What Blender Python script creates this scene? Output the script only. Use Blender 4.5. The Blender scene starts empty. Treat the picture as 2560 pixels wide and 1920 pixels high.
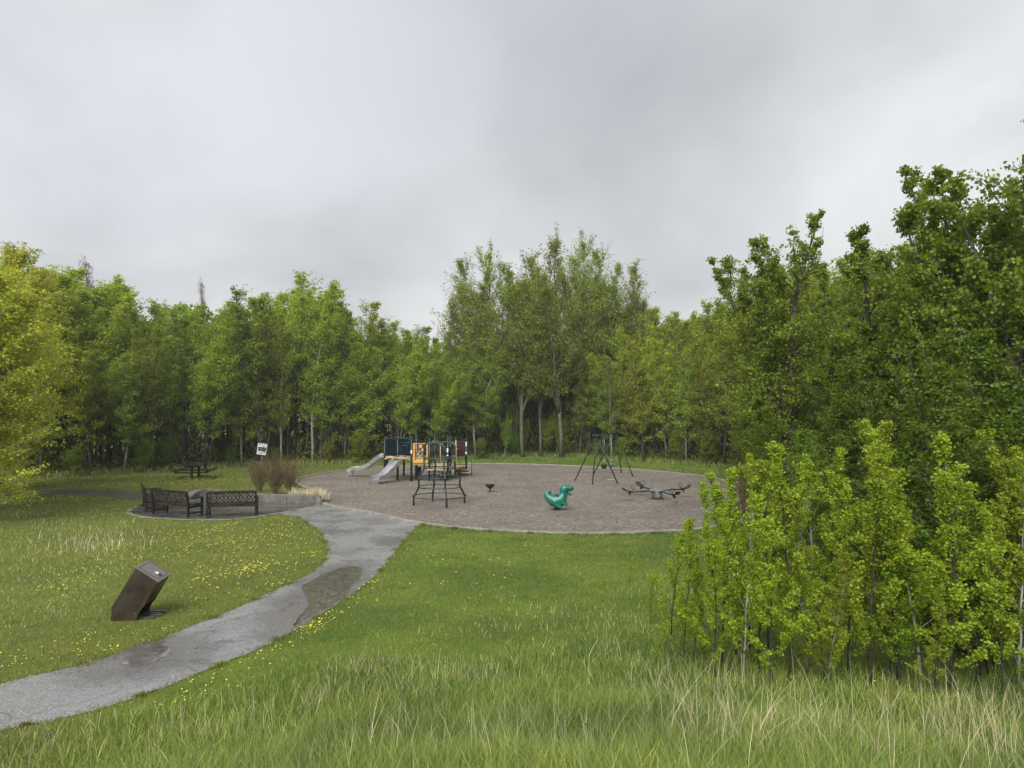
import bpy, math, random
import numpy as np
from mathutils import Vector, Matrix
sc = bpy.context.scene
col = sc.collection
R = math.radians
HAZE = .0007
# ------------------------------------------------------------------ camera
FPX, CX, CY, CAMZ = 1776.0, 1280.0, 960.0, 3.67
PITCH = math.atan(70 / FPX)
cd = bpy.data.cameras.new('camera'); cam = bpy.data.objects.new('camera', cd); col.objects.link(cam)
cam.location = (0, 0, CAMZ); cam.rotation_euler = (math.pi / 2 + PITCH, 0, 0)
cd.sensor_width = 36; cd.lens = FPX / 2560 * 36; cd.clip_start = .1; cd.clip_end = 3000
sc.camera = cam
sc.render.resolution_x = 1024; sc.render.resolution_y = 768
# ------------------------------------------------------------------ colour management, render
sc.view_settings.view_transform = 'Standard'; sc.view_settings.look = 'None'
sc.view_settings.exposure = 1.62; sc.view_settings.gamma = 1
sc.render.engine = 'CYCLES'
cy = sc.cycles
cy.max_bounces = 6; cy.diffuse_bounces = 4; cy.glossy_bounces = 2; cy.transmission_bounces = 3; cy.transparent_max_bounces = 4
cy.use_adaptive_sampling = True; cy.adaptive_threshold = .02
cy.use_denoising = True
cy.caustics_reflective = False; cy.caustics_refractive = False
# ------------------------------------------------------------------ world: overcast sky
SUN_EL, SUN_AZ = R(44), R(-160)          # azimuth from +y towards +x
w = bpy.data.worlds.new('World'); sc.world = w; w.use_nodes = True
nt = w.node_tree; nt.nodes.clear(); N = nt.nodes; L = nt.links
def nd(t, **k):
    n = N.new(t)
    for a, b in k.items(): setattr(n, a, b)
    return n
out = nd('ShaderNodeOutputWorld')
skyt = nd('ShaderNodeTexSky', sky_type='NISHITA', sun_disc=False); skyt.sun_elevation = SUN_EL; skyt.sun_rotation = SUN_AZ
skyt.air_density = 1.5; skyt.dust_density = 3
bg1 = nd('ShaderNodeBackground'); bg1.inputs[1].default_value = .04; L.new(skyt.outputs[0], bg1.inputs[0])
tc = nd('ShaderNodeTexCoord')
nrm = nd('ShaderNodeVectorMath', operation='NORMALIZE'); L.new(tc.outputs['Generated'], nrm.inputs[0])
sep = nd('ShaderNodeSeparateXYZ'); L.new(nrm.outputs[0], sep.inputs[0])
zc = nd('ShaderNodeMath', operation='MAXIMUM'); L.new(sep.outputs[2], zc.inputs[0]); zc.inputs[1].default_value = 0.0
za = nd('ShaderNodeMath', operation='ADD'); L.new(zc.outputs[0], za.inputs[0]); za.inputs[1].default_value = .55
dx = nd('ShaderNodeMath', operation='DIVIDE'); L.new(sep.outputs[0], dx.inputs[0]); L.new(za.outputs[0], dx.inputs[1])
dy = nd('ShaderNodeMath', operation='DIVIDE'); L.new(sep.outputs[1], dy.inputs[0]); L.new(za.outputs[0], dy.inputs[1])
cmb = nd('ShaderNodeCombineXYZ'); L.new(dx.outputs[0], cmb.inputs[0]); L.new(dy.outputs[0], cmb.inputs[1])
n1 = nd('ShaderNodeTexNoise'); n1.inputs['Scale'].default_value = 1.7; n1.inputs['Detail'].default_value = 5; n1.inputs['Roughness'].default_value = .5; n1.inputs['Distortion'].default_value = .35
mp = nd('ShaderNodeMapping'); mp.inputs['Location'].default_value = (3.1, 7.7, 0); L.new(cmb.outputs[0], mp.inputs[0]); L.new(mp.outputs[0], n1.inputs[0])
cr = nd('ShaderNodeValToRGB'); L.new(n1.outputs[0], cr.inputs[0])
cr.color_ramp.elements[0].position = .36; cr.color_ramp.elements[0].color = (.50, .505, .515, 1)
cr.color_ramp.elements[1].position = .64; cr.color_ramp.elements[1].color = (.73, .735, .745, 1)
prev = cr.outputs[0]
def sky_dir(px, py):
    f = Vector((0, math.cos(PITCH), math.sin(PITCH))); u = Vector((0, -math.sin(PITCH), math.cos(PITCH)))
    return (f * FPX + Vector((1, 0, 0)) * (px - CX) + u * (CY - py)).normalized()
# cloud masses standing in their own directions of the sky (direction, angular size, brightness change)
for (px, py, sx, amt, c) in [(0, 180, .38, .8, (1.32, 1.32, 1.35)), (430, 360, .46, .95, (.75, .76, .775)), (1520, 20, .42, 1., (.70, .71, .735)), (960, 120, .22, .8, (1.2, 1.2, 1.24)),
                          (1500, 640, .6, .7, (1.08, 1.08, 1.08)), (620, 690, .3, .8, (1.08, 1.08, 1.09)), (2350, 300, .60, .8, (1.12, 1.13, 1.12)), (450, 640, .10, .25, (1.08, 1.07, 1.07))]:
    d = sky_dir(px, py)
    add = nd('ShaderNodeVectorMath', operation='SUBTRACT'); L.new(nrm.outputs[0], add.inputs[0]); add.inputs[1].default_value = d
    nadd = nd('ShaderNodeVectorMath', operation='MULTIPLY_ADD'); L.new(n1.outputs['Color'], nadd.inputs[0]); nadd.inputs[1].default_value = (.35, .35, .35); L.new(add.outputs[0], nadd.inputs[2])
    sub = nd('ShaderNodeVectorMath', operation='SUBTRACT'); L.new(nadd.outputs[0], sub.inputs[0]); sub.inputs[1].default_value = (.175, .175, .175)
    ln = nd('ShaderNodeVectorMath', operation='LENGTH'); L.new(sub.outputs[0], ln.inputs[0])
    mr = nd('ShaderNodeMapRange', interpolation_type='SMOOTHERSTEP'); L.new(ln.outputs['Value'], mr.inputs[0]); mr.inputs[1].default_value = 0; mr.inputs[2].default_value = sx * 1.35; mr.inputs[3].default_value = amt; mr.inputs[4].default_value = 0
    mx = nd('ShaderNodeMixRGB', blend_type='MULTIPLY'); L.new(mr.outputs[0], mx.inputs[0]); L.new(prev, mx.inputs[1]); mx.inputs[2].default_value = (*c, 1); prev = mx.outputs[0]
bg2 = nd('ShaderNodeBackground'); bg2.inputs[1].default_value = .385; L.new(prev, bg2.inputs[0])
ms = nd('ShaderNodeMixShader'); ms.inputs[0].default_value = .93; L.new(bg1.outputs[0], ms.inputs[1]); L.new(bg2.outputs[0], ms.inputs[2]); L.new(ms.outputs[0], out.inputs[0])
ld = bpy.data.lights.new('sun', 'SUN'); ld.energy = 1.5; ld.angle = R(50); ld.color = (1, .985, .95)
sun = bpy.data.objects.new('sun', ld); col.objects.link(sun)
sd = Vector((math.cos(SUN_EL) * math.sin(SUN_AZ), math.cos(SUN_EL) * math.cos(SUN_AZ), math.sin(SUN_EL)))
sun.rotation_euler = sd.to_track_quat('Z', 'Y').to_euler(); sun.location = (0, 0, 40)

# ------------------------------------------------------------------ helpers
def tag(o, label=None, cat=None, group=None, kind=None):
    if label: o['label'] = label
    if cat: o['category'] = cat
    if group: o['group'] = group
    if kind: o['kind'] = kind
    return o
def thing(name, label, cat, loc=(0, 0, 0), rz=0, group=None):
    o = bpy.data.objects.new(name, None); col.objects.link(o); o.location = loc; o.rotation_euler = (0, 0, rz)
    o.empty_display_size = .2
    return tag(o, label, cat, group)
def pix(px, py, z=0.0):
    d = sky_dir(px, py); t = (z - CAMZ) / d.z
    return Vector((d.x * t, d.y * t, z))
def newmat(name, rough=.6, color=(.5, .5, .5), metal=0, spec=.5):
    m = bpy.data.materials.new(name); m.use_nodes = True
    b = m.node_tree.nodes['Principled BSDF']; b.inputs['Base Color'].default_value = (*color, 1); b.inputs['Roughness'].default_value = rough
    b.inputs['Metallic'].default_value = metal; b.inputs['Specular IOR Level'].default_value = spec
    return m
class NT:
    def __init__(s, m): s.t = m.node_tree; s.b = s.t.nodes.get('Principled BSDF')
    def n(s, ty, ins=None, **k):
        n = s.t.nodes.new(ty)
        for a, b in k.items(): setattr(n, a, b)
        for a, b in (ins or {}).items():
            if isinstance(b, bpy.types.NodeSocket): s.t.links.new(b, n.inputs[a])
            else: n.inputs[a].default_value = b
        return n
    def l(s, a, b): s.t.links.new(a, b)
    def noise(s, vec, scale, detail=4, rough=.55, dist=0): return s.n('ShaderNodeTexNoise', {'Vector': vec, 'Scale': scale, 'Detail': detail, 'Roughness': rough, 'Distortion': dist}).outputs[0]
    def ramp(s, fac, stops):
        r = s.n('ShaderNodeValToRGB', {0: fac}); e = r.color_ramp.elements
        while len(e) < len(stops): e.new(.5)
        for k, (p, c) in enumerate(stops): e[k].position = p; e[k].color = (*c, 1) if len(c) == 3 else c
        return r.outputs[0]
    def mix(s, fac, a, b, blend='MIX'):
        return s.n('ShaderNodeMixRGB', {0: fac, 1: a if isinstance(a, bpy.types.NodeSocket) else (*a, 1), 2: b if isinstance(b, bpy.types.NodeSocket) else (*b, 1)}, blend_type=blend).outputs[0]
    def mr(s, v, a, b, c=0., d=1.): return s.n('ShaderNodeMapRange', {0: v, 1: a, 2: b, 3: c, 4: d}, interpolation_type='SMOOTHSTEP').outputs[0]
    def bump(s, h, strength, dist): s.l(s.n('ShaderNodeBump', {'Height': h, 'Strength': strength, 'Distance': dist}).outputs[0], s.b.inputs['Normal'])
    def pos(s): return s.n('ShaderNodeNewGeometry').outputs['Position']
    def obj(s): return s.n('ShaderNodeTexCoord').outputs['Object']
def paint(name, color, rough=.4, metal=0, var=.25, scale=6, spec=.5, dirt=None):
    m = newmat(name, rough, color, metal, spec); t = NT(m); o = t.obj()
    f = t.noise(o, scale, 5, .6)
    c = t.mix(t.mr(f, .3, .7), tuple(x * (1 - var) for x in color), tuple(min(1, x * (1 + var)) for x in color))
    if dirt: c = t.mix(t.mr(t.noise(o, scale * 2.3, 6, .7), .52, .72), c, dirt)
    t.l(c, t.b.inputs['Base Color'])
    t.l(t.mr(f, .3, .7, max(.05, rough - .12), min(1, rough + .15)), t.b.inputs['Roughness'])
    return m

class MB:
    """collects shapes, builds ONE mesh object"""
    def __init__(s): s.v = []; s.f = []; s.sm = []
    def add(s, vs, fs, smooth=False):
        k = len(s.v); s.v += [tuple(v) for v in vs]; s.f += [tuple(i + k for i in f) for f in fs]; s.sm += [smooth] * len(fs); return s
    def box(s, c, size, M=None):
        hx, hy, hz = [a / 2 for a in size]; c = Vector(c); b = min(hx, hy, hz) * .18
        # box with chamfered edges: built as 24-vertex chamfer box
        vs = []; idx = {}
        for sx in (-1, 1):
            for sy in (-1, 1):
                for sz in (-1, 1):
                    for ax in range(3):
                        p = [sx * (hx - b), sy * (hy - b), sz * (hz - b)]
                        p[ax] = (sx * hx, sy * hy, sz * hz)[ax]
                        v = Vector(p)
                        if M is not None: v = M @ v
                        idx[(sx, sy, sz, ax)] = len(vs); vs.append(v + c)
        fs = []
        for ax in range(3):
            o1, o2 = [a for a in range(3) if a != ax]
            for sg in (-1, 1):
                q = []
                for (a, b2) in ((-1, -1), (1, -1), (1, 1), (-1, 1)):
                    k = [0, 0, 0]; k[ax] = sg; k[o1] = a; k[o2] = b2; q.append(idx[(*k, ax)])
                if (sg < 0) ^ (ax == 1): q.reverse()
                fs.append(q)
        for ax in range(3):                      # edges parallel to ax
            o1, o2 = [a for a in range(3) if a != ax]
            for a in (-1, 1):
                for b2 in (-1, 1):
                    k0 = [0, 0, 0]; k1 = [0, 0, 0]; k0[ax] = -1; k1[ax] = 1
                    for k in (k0, k1): k[o1] = a; k[o2] = b2
                    fs.append([idx[(*k0, o1)], idx[(*k1, o1)], idx[(*k1, o2)], idx[(*k0, o2)]])
        for sx in (-1, 1):
            for sy in (-1, 1):
                for sz in (-1, 1): fs.append([idx[(sx, sy, sz, a)] for a in range(3)])
        return s.add(vs, fs)
    def bar(s, a, b, wid, th=None, up=(0, 0, 1)):
        a, b = Vector(a), Vector(b); d = b - a; l = d.length; z = d.normalized(); u = Vector(up)
        if abs(z.dot(u)) > .98: u = Vector((0, 1, 0))
        x = u.cross(z).normalized(); y = z.cross(x)
        M = Matrix((x, y, z)).transposed()
        return s.box((a + b) / 2, (wid, th or wid, l), M)
    def tube(s, pts, r, sides=8, closed=False, caps=True):
        P = [Vector(p) for p in pts]; n = len(P); rr = r if hasattr(r, '__len__') else [r] * n
        vs = []; prevx = None
        for i in range(n):
            if closed: t = (P[(i + 1) % n] - P[i - 1])
            else: t = P[min(i + 1, n - 1)] - P[max(i - 1, 0)]
            t.normalize()
            if prevx is None: x = t.orthogonal().normalized()
            else:
                x = prevx - t * prevx.dot(t)
                x = x.normalized() if x.length > 1e-6 else t.orthogonal().normalized()
            prevx = x; y = t.cross(x)
            for k in range(sides):
                a = 2 * math.pi * k / sides; vs.append(P[i] + (x * math.cos(a) + y * math.sin(a)) * rr[i])
        fs = []
        m = n if closed else n - 1
        for i in range(m):
            j = (i + 1) % n
            for k in range(sides):
                k2 = (k + 1) % sides; fs.append((i * sides + k, i * sides + k2, j * sides + k2, j * sides + k))
        if caps and not closed: fs.append(tuple(reversed(range(sides)))); fs.append(tuple((n - 1) * sides + k for k in range(sides)))
        return s.add(vs, fs, True)
    def lathe(s, prof, c=(0, 0, 0), sides=24):
        c = Vector(c); vs = []; fs = []
        for (r, z) in prof:
            for k in range(sides):
                a = 2 * math.pi * k / sides; vs.append(c + Vector((r * math.cos(a), r * math.sin(a), z)))
        for i in range(len(prof) - 1):
            for k in range(sides):
                k2 = (k + 1) % sides; fs.append((i * sides + k, i * sides + k2, (i + 1) * sides + k2, (i + 1) * sides + k))
        return s.add(vs, fs, True)
    def prism(s, poly, a, b, axis='y'):
        """poly in the plane normal to axis, extruded from a to b"""
        n = len(poly)
        def P(u, v, q): return {'y': (u, q, v), 'x': (q, u, v), 'z': (u, v, q)}[axis]
        vs = [P(u, v, a) for u, v in poly] + [P(u, v, b) for u, v in poly]
        fs = [tuple(range(n)), tuple(reversed(range(n, 2 * n)))] + [(i, (i + 1) % n, n + (i + 1) % n, n + i) for i in range(n)]
        return s.add(vs, fs)
    def build(s, name, mat, parent=None, loc=None):
        me = bpy.data.meshes.new(name); me.from_pydata(s.v, [], s.f); me.materials.append(mat)
        me.polygons.foreach_set('use_smooth', s.sm)
        if len(me.polygons) < 60000:
            import bmesh
            bm = bmesh.new(); bm.from_mesh(me); bmesh.ops.recalc_face_normals(bm, faces=bm.faces); bm.to_mesh(me); bm.free()
        me.update()
        o = bpy.data.objects.new(name, me); col.objects.link(o); o.parent = parent
        if loc: o.location = loc
        return o
def arc(c, r, a0, a1, n, plane='xy', zz=0):
    return [(c[0] + r * math.cos(a0 + (a1 - a0) * i / n), c[1] + r * math.sin(a0 + (a1 - a0) * i / n), zz) for i in range(n + 1)]
def smooth_path(P, n=6, closed=False):
    P = [np.array(p, float) for p in P]; out = []; m = len(P)
    for i in range(m if closed else m - 1):
        g = lambda j: P[j % m] if closed else P[min(max(j, 0), m - 1)]
        p0, p1, p2, p3 = g(i - 1), g(i), g(i + 1), g(i + 2)
        for k in range(n):
            t = k / n; out.append(.5 * ((2 * p1) + (p2 - p0) * t + (2 * p0 - 5 * p1 + 4 * p2 - p3) * t * t + (3 * p1 - p0 - 3 * p2 + p3) * t ** 3))
    if not closed: out.append(P[-1])
    return out
def np_mesh(name, V, nv_face, mat, rnd=None, parent=None, F=None, smooth=False):
    me = bpy.data.meshes.new(name); nV = len(V)
    if F is None: F = np.arange(nV, dtype=np.int32).reshape(-1, nv_face)
    nF = len(F)
    me.vertices.add(nV); me.vertices.foreach_set('co', np.asarray(V, np.float32).ravel())
    me.loops.add(nF * nv_face); me.loops.foreach_set('vertex_index', F.astype(np.int32).ravel())
    me.polygons.add(nF); me.polygons.foreach_set('loop_start', np.arange(nF, dtype=np.int32) * nv_face)
    if smooth: me.polygons.foreach_set('use_smooth', np.ones(nF, bool))
    if rnd is not None:
        at = me.attributes.new('rnd', 'FLOAT', 'FACE'); at.data.foreach_set('value', np.asarray(rnd, np.float32))
    me.materials.append(mat); me.update(calc_edges=True)
    if mat is None: return me
    o = bpy.data.objects.new(name, me); col.objects.link(o); o.parent = parent
    return o
def inpoly(x, y, poly):
    x = np.asarray(x); y = np.asarray(y); c = np.zeros(x.shape, bool); P = np.asarray([p[:2] for p in poly], float); j = len(P) - 1
    for i in range(len(P)):
        xi, yi, xj, yj = P[i][0], P[i][1], P[j][0], P[j][1]
        if yi != yj: c ^= ((yi > y) != (yj > y)) & (x < (xj - xi) * (y - yi) / (yj - yi) + xi)
        j = i
    return c
# ------------------------------------------------------------------ terrain: flat meadow with the grassy knoll the viewer stands on
_A = np.radians([-180, -120, -90, -50, -36, -22, -12, 0, 30, 90, 120, 180]); _F = np.array([40, 20, 9, 8.3, 9.0, 10.2, 10.9, 11.6, 11.8, 12, 20, 40.])
def terrain(x, y):
    x = np.asarray(x, float); y = np.asarray(y, float)
    r = np.hypot(x, y); F = np.interp(np.arctan2(x, y), _A, _F); t = np.clip(r / F, 0, 1)
    z = 2.05 * .5 * (1 + np.cos(np.pi * t))
    amp = np.clip(1 - t, 0, 1) * np.clip(r / 4, 0, 1)
    z = z + amp * (.10 * np.sin(x * 1.3 + 1.1 * np.sin(y * .9)) + .07 * np.sin(y * 1.9 + x * .7) + .03 * np.sin(x * 4.1 + y * 3.3))
    far = np.clip((np.hypot(x, y - 30) - 45) / 100, 0, 1)
    return z + far * .8
def tz(x, y): return float(terrain(x, y))
def on_ground(px, py):
    d = sky_dir(px, py); t = 1.0
    while t < 200:
        p = Vector((0, 0, CAMZ)) + d * t
        if p.z <= tz(p.x, p.y): return Vector((p.x, p.y, tz(p.x, p.y)))
        t += .02
    return p
def axis(lims):
    a = []
    for (s, e, st) in lims: a += list(np.arange(s, e, st))
    return np.array(a + [lims[-1][1]])
gx = axis([(-300, -100, 50), (-100, -30, 5), (-30, -12, 1), (-12, 14, .2), (14, 40, 1), (40, 100, 5), (100, 300, 50)])
gy = axis([(-100, -40, 20), (-40, -6, 2), (-6, 16, .2), (16, 70, 1), (70, 150, 8), (150, 330, 60)])
GX, GY = np.meshgrid(gx, gy); GZ = terrain(GX, GY); nx, ny = len(gx), len(gy)
I = (np.arange(ny - 1)[:, None] * nx + np.arange(nx - 1)[None]).ravel()
# --- turf colours by place (position-driven, shared by soil and blades)
def turf_color(t, p, dark, light, olive):
    s = t.n('ShaderNodeSeparateXYZ', {0: p}); 
    big = t.noise(p, .35, 4, .6); small = t.noise(p, 2.2, 5, .65)
    c = t.mix(t.mr(big, .35, .65), dark, light)
    c = t.mix(t.mr(small, .45, .75, 0, .6), c, olive)
    # left lawn is more olive than the lawn right of the path
    e = t.n('ShaderNodeMath', {0: s.outputs[0], 1: t.n('ShaderNodeMath', {0: big, 1: 4.}, operation='MULTIPLY').outputs[0]}, operation='ADD').outputs[0]
    c = t.mix(t.mr(e, -4.0, -1.5, .5, 0), c, olive)
    c = t.mix(t.mr(t.noise(p, .8, 3, .5, 1.5), .56, .72, 0, .55), c, t.mix(1, c, (1.35, 1.12, 1.3), 'MULTIPLY'))
    c = t.mix(t.mr(t.noise(t.n('ShaderNodeMapping', {'Vector': p, 'Location': (31, 7, 0)}).outputs[0], 1.1, 4, .6), .56, .7, 0, .6), c, t.mix(1, c, (.62, .72, .8), 'MULTIPLY'))
    return c
m_ground = newmat('ground_turf', .9, spec=.2); t = NT(m_ground); p = t.pos()
c = turf_color(t, p, (.065, .105, .014), (.11, .155, .02), (.125, .13, .028))
c = t.mix(t.mr(t.noise(p, 9, 6, .7), .52, .75, 0, .5), c, (.05, .038, .02))
t.l(c, t.b.inputs['Base Color']); t.bump(t.noise(p, 25, 6, .7), .6, .03)
g = np_mesh('ground', np.stack([GX, GY, GZ], -1).reshape(-1, 3), 4, m_ground, F=np.stack([I, I + 1, I + nx + 1, I + nx], 1), smooth=True); tag(g, kind='structure')

# ------------------------------------------------------------------ ground sheets
def sheet(name, poly, z, mat, th=.03, label=None):
    """flat slab with real thickness whose top lies at z"""
    me = bpy.data.meshes.new(name); import bmesh
    bm = bmesh.new(); top = [bm.verts.new((p[0], p[1], z)) for p in poly]; f = bm.faces.new(top)
    if f.normal.z < 0: f.normal_flip()
    bm.normal_update()
    if f.normal.z < 0: f.normal_flip()
    ex = bmesh.ops.extrude_face_region(bm, geom=[f])
    lo = [v for v in ex['geom'] if isinstance(v, bmesh.types.BMVert)]
    for v in lo: v.co.z -= th
    bmesh.ops.recalc_face_normals(bm, faces=bm.faces)
    bmesh.ops.triangulate(bm, faces=[f for f in bm.faces if len(f.verts) > 4])
    bm.to_mesh(me); bm.free(); me.materials.append(mat)
    o = bpy.data.objects.new(name, me); col.objects.link(o); tag(o, label, kind='structure'); return o
D = 1.1573
def dpoly(pts, z=0): return [tuple(pix(x * D, y * D, z)) for x, y in pts]
def opoly(pts, z=0): return [tuple(pix(x, y, z)) for x, y in pts]
rs = random.Random(5)
def wavy_edge(P, amp, n=8):
    Q = smooth_path([p[:2] for p in P], n, True); m = len(Q); out = []
    for i, q in enumerate(Q):
        d = Q[(i + 1) % m] - Q[i - 1]; nn = np.array([-d[1], d[0]]) / (np.linalg.norm(d) + 1e-9)
        k = math.sin(q[0] * 9 + q[1] * 5) + .6 * math.sin(q[0] * 23 - q[1] * 17) + .4 * math.sin(q[0] * 41 + q[1] * 37); out.append(tuple(q + nn * amp * k))
    return out
def rough_edge(P, amp, n=5, closed=True):
    Q = smooth_path([p[:2] for p in P], n, closed)
    return [(q[0] + rs.uniform(-amp, amp), q[1] + rs.uniform(-amp, amp)) for q in Q]
grav_px = [(812, 1262), (860, 1273.5), (926, 1284), (1042, 1309), (1157, 1322), (1273, 1330), (1389, 1335), (1505, 1336), (1620, 1333), (1736, 1326), (1835, 1311), (1890, 1290), (1914, 1265), (1895, 1235), (1830, 1207), (1760, 1192), (1701, 1185), (1644, 1179), (1546, 1172), (1400, 1164.5), (1240, 1160), (1080, 1163), (960, 1168), (860, 1177), (768, 1192), (742, 1203), (752, 1216), (790, 1228), (818, 1239), (822, 1250)]
grav = [tuple(q) for q in smooth_path(opoly(grav_px), 5, True)]
m_gravel = newmat('wood_chip_gravel', .85, spec=.3); t = NT(m_gravel); p = t.pos()
vo = t.n('ShaderNodeTexVoronoi', {'Vector': p, 'Scale': 16.}); v2 = t.n('ShaderNodeTexVoronoi', {'Vector': p, 'Scale': 34.})
c = t.ramp(t.n('ShaderNodeSeparateXYZ', {0: vo.outputs['Color']}).outputs[0], [(0, (.060, .049, .037)), (.35, (.150, .126, .098)), (.7, (.24, .208, .165)), (1, (.46, .41, .35))])
c = t.mix(.45, c, t.ramp(t.n('ShaderNodeSeparateXYZ', {0: v2.outputs['Color']}).outputs[1], [(0, (.05, .04, .032)), (.5, (.17, .142, .118)), (1, (.42, .37, .32))]))
c = t.mix(t.mr(t.noise(p, .45, 5, .6), .4, .68, 0, .55), c, (.12, .098, .08))
c = t.mix(t.mr(t.noise(p, 1.7, 5, .65), .55, .7, 0, .35), c, (.11, .10, .085))
hb = t.n('ShaderNodeMath', {0: vo.outputs['Distance'], 1: t.n('ShaderNodeMath', {0: t.noise(p, 2.4, 4, .6), 1: 2.6}, operation='MULTIPLY').outputs[0]}, operation='ADD').outputs[0]
t.l(c, t.b.inputs['Base Color']); t.bump(hb, .9, .06)
gr_o = sheet('playground_surface', grav, .012, m_gravel)
# kerb
m_conc = newmat('concrete', .55); t = NT(m_conc); p = t.pos()
c = t.mix(t.mr(t.noise(p, 3, 6, .65), .35, .7), (.19, .18, .16), (.31, .29, .26)); c = t.mix(t.mr(t.noise(p, 30, 3), .55, .7, 0, .5), c, (.10, .095, .085)); t.l(c, t.b.inputs['Base Color']); t.bump(t.noise(p, 60, 3), .3, .01)
def ribbon(name, line, w, z0, z1, mat, closed=False):
    n = len(line); vs = []; fs = []; P = [np.array(q[:2]) for q in line]
    for i in range(n):
        a = P[(i - 1) % n] if closed or i > 0 else P[0]; b = P[(i + 1) % n] if closed or i < n - 1 else P[-1]
        d = b - a; d = d / (np.linalg.norm(d) + 1e-9); nn = np.array([-d[1], d[0]]) * w / 2
        for s2, z in ((1, z0), (1, z1 - .012), (.86, z1), (-.86, z1), (-1, z1 - .012), (-1, z0)): vs.append((P[i][0] + nn[0] * s2, P[i][1] + nn[1] * s2, z))
    for i in range(n if closed else n - 1):
        j = (i + 1) % n
        for k in range(5): fs.append((i * 6 + k, j * 6 + k, j * 6 + k + 1, i * 6 + k + 1))
    if not closed: fs += [tuple(range(6)), tuple((n - 1) * 6 + k for k in range(6))]
    mb = MB(); mb.add(vs, fs); return mb.build(name, mat)
def jointed(name, line, w, z0, z1, mat, closed, seg_len=1.5):
    P = np.array([q[:2] for q in line] + ([line[0][:2]] if closed else [])); sl = np.r_[0, np.cumsum(np.linalg.norm(np.diff(P, axis=0), axis=1))]; mb = MB(); s0 = 0
    while s0 < sl[-1] - .2:
        e = min(s0 + seg_len * rs.uniform(.9, 1.1), sl[-1]); ss = np.linspace(s0, e - .014, 8); dz = rs.uniform(-.008, .008)
        L3 = [(np.interp(a, sl, P[:, 0]), np.interp(a, sl, P[:, 1])) for a in ss]; o = ribbon('tmp', L3, w, z0, z1 + dz, mat); me = o.data
        mb.add([v.co[:] for v in me.vertices], [tuple(pl.vertices) for pl in me.polygons]); bpy.data.objects.remove(o); bpy.data.meshes.remove(me); s0 = e
    return mb.build(name, mat)
kc = jointed('kerb', smooth_path(opoly(grav_px), 5, True), .17, -.05, .07, m_conc, True); tag(kc, kind='structure')

path_px_up = [(640, 1114), (660, 1128), (690, 1150), (706, 1182), (700, 1212), (670, 1238), (620, 1264), (560, 1292), (480, 1327), (400, 1358), (300, 1396), (200, 1430), (100, 1454), (0, 1478), (-200, 1530), (-420, 1590)]
path_px_lo = [(-420, 1720), (-200, 1640), (0, 1580), (100, 1560), (200, 1535), (300, 1505), (400, 1467), (470, 1440), (560, 1402), (640, 1362), (700, 1326), (760, 1286), (800, 1256), (840, 1212), (860, 1186), (880, 1160), (908, 1133.5)]
up = smooth_path([q[:2] for q in dpoly(path_px_up)], 8); lo = smooth_path([q[:2] for q in dpoly(path_px_lo)], 8)
top = [q[:2] for q in opoly([(1046, 1309), (985, 1296), (926, 1283), (860, 1272), (815, 1261), (797, 1262), (750, 1274), (700, 1284), (720, 1288)])]
jit = lambda Q, a: [(q[0] + rs.uniform(-a, a), q[1] + rs.uniform(-a, a)) for q in Q]
path_poly = jit(up, .035) + jit(lo, .035) + top
m_path = newmat('wet_asphalt_path', .3, spec=.9); t = NT(m_path); p = t.pos()
big = t.noise(p, .8, 5, .6); fine = t.noise(p, 55, 3, .7); v = t.n('ShaderNodeTexVoronoi', {'Vector': p, 'Scale': 60.})
c = t.ramp(t.n('ShaderNodeSeparateXYZ', {0: v.outputs['Color']}).outputs[0], [(0, (.14, .136, .138)), (.5, (.205, .199, .204)), (.85, (.26, .252, .258)), (1, (.36, .35, .35))])
c = t.mix(t.mr(big, .46, .66, 0, .55), c, t.mix(1, c, (.6, .58, .56), 'MULTIPLY'))
damp = None
for (cx_, cy_, rx, ry) in [(700, 1290, 1.1, 4.2), (330, 1415, 1.3, 1.5), (880, 1170, 1.2, 1.0)]:
    q = pix(cx_ * D, cy_ * D); dv = t.n('ShaderNodeVectorMath', {0: p, 1: (q.x, q.y, 0)}, operation='SUBTRACT').outputs[0]
    dv = t.n('ShaderNodeMapping', {'Vector': dv, 'Rotation': (0, 0, R(18 if ry > 3 else 0)), 'Scale': (1 / rx, 1 / ry, 1)}).outputs[0]
    ln_ = t.n('ShaderNodeVectorMath', {0: dv}, operation='LENGTH').outputs['Value']
    e_ = t.n('ShaderNodeMath', {0: ln_, 1: t.n('ShaderNodeMath', {0: t.noise(p, 1.6, 6, .7), 1: 1.6}, operation='MULTIPLY').outputs[0]}, operation='ADD').outputs[0]
    mk = t.mr(e_, 1.35, 1.8, 1, 0); damp = mk if damp is None else t.n('ShaderNodeMath', {0: damp, 1: mk}, operation='MAXIMUM').outputs[0]
c = t.mix(t.n('ShaderNodeMath', {0: damp, 1: .75}, operation='MULTIPLY').outputs[0], c, t.mix(1, c, (.52, .49, .46), 'MULTIPLY'))
ck = t.n('ShaderNodeTexVoronoi', {'Vector': t.n('ShaderNodeVectorMath', {0: p, 1: t.n('ShaderNodeVectorMath', {0: t.n('ShaderNodeTexNoise', {'Vector': p, 'Scale': 3.}).outputs['Color'], 1: (.5, .5, 0)}, operation='MULTIPLY').outputs[0]}, operation='ADD').outputs[0], 'Scale': .55}, feature='DISTANCE_TO_EDGE').outputs['Distance']
c = t.mix(t.mr(ck, .0, .012, .55, 0), c, (.03, .028, .026))
rgh_ = t.mix(damp, t.n('ShaderNodeCombineXYZ', {0: t.mr(big, .4, .62, .34, .14), 1: 0., 2: 0.}).outputs[0], (.10, .10, .10))
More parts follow.
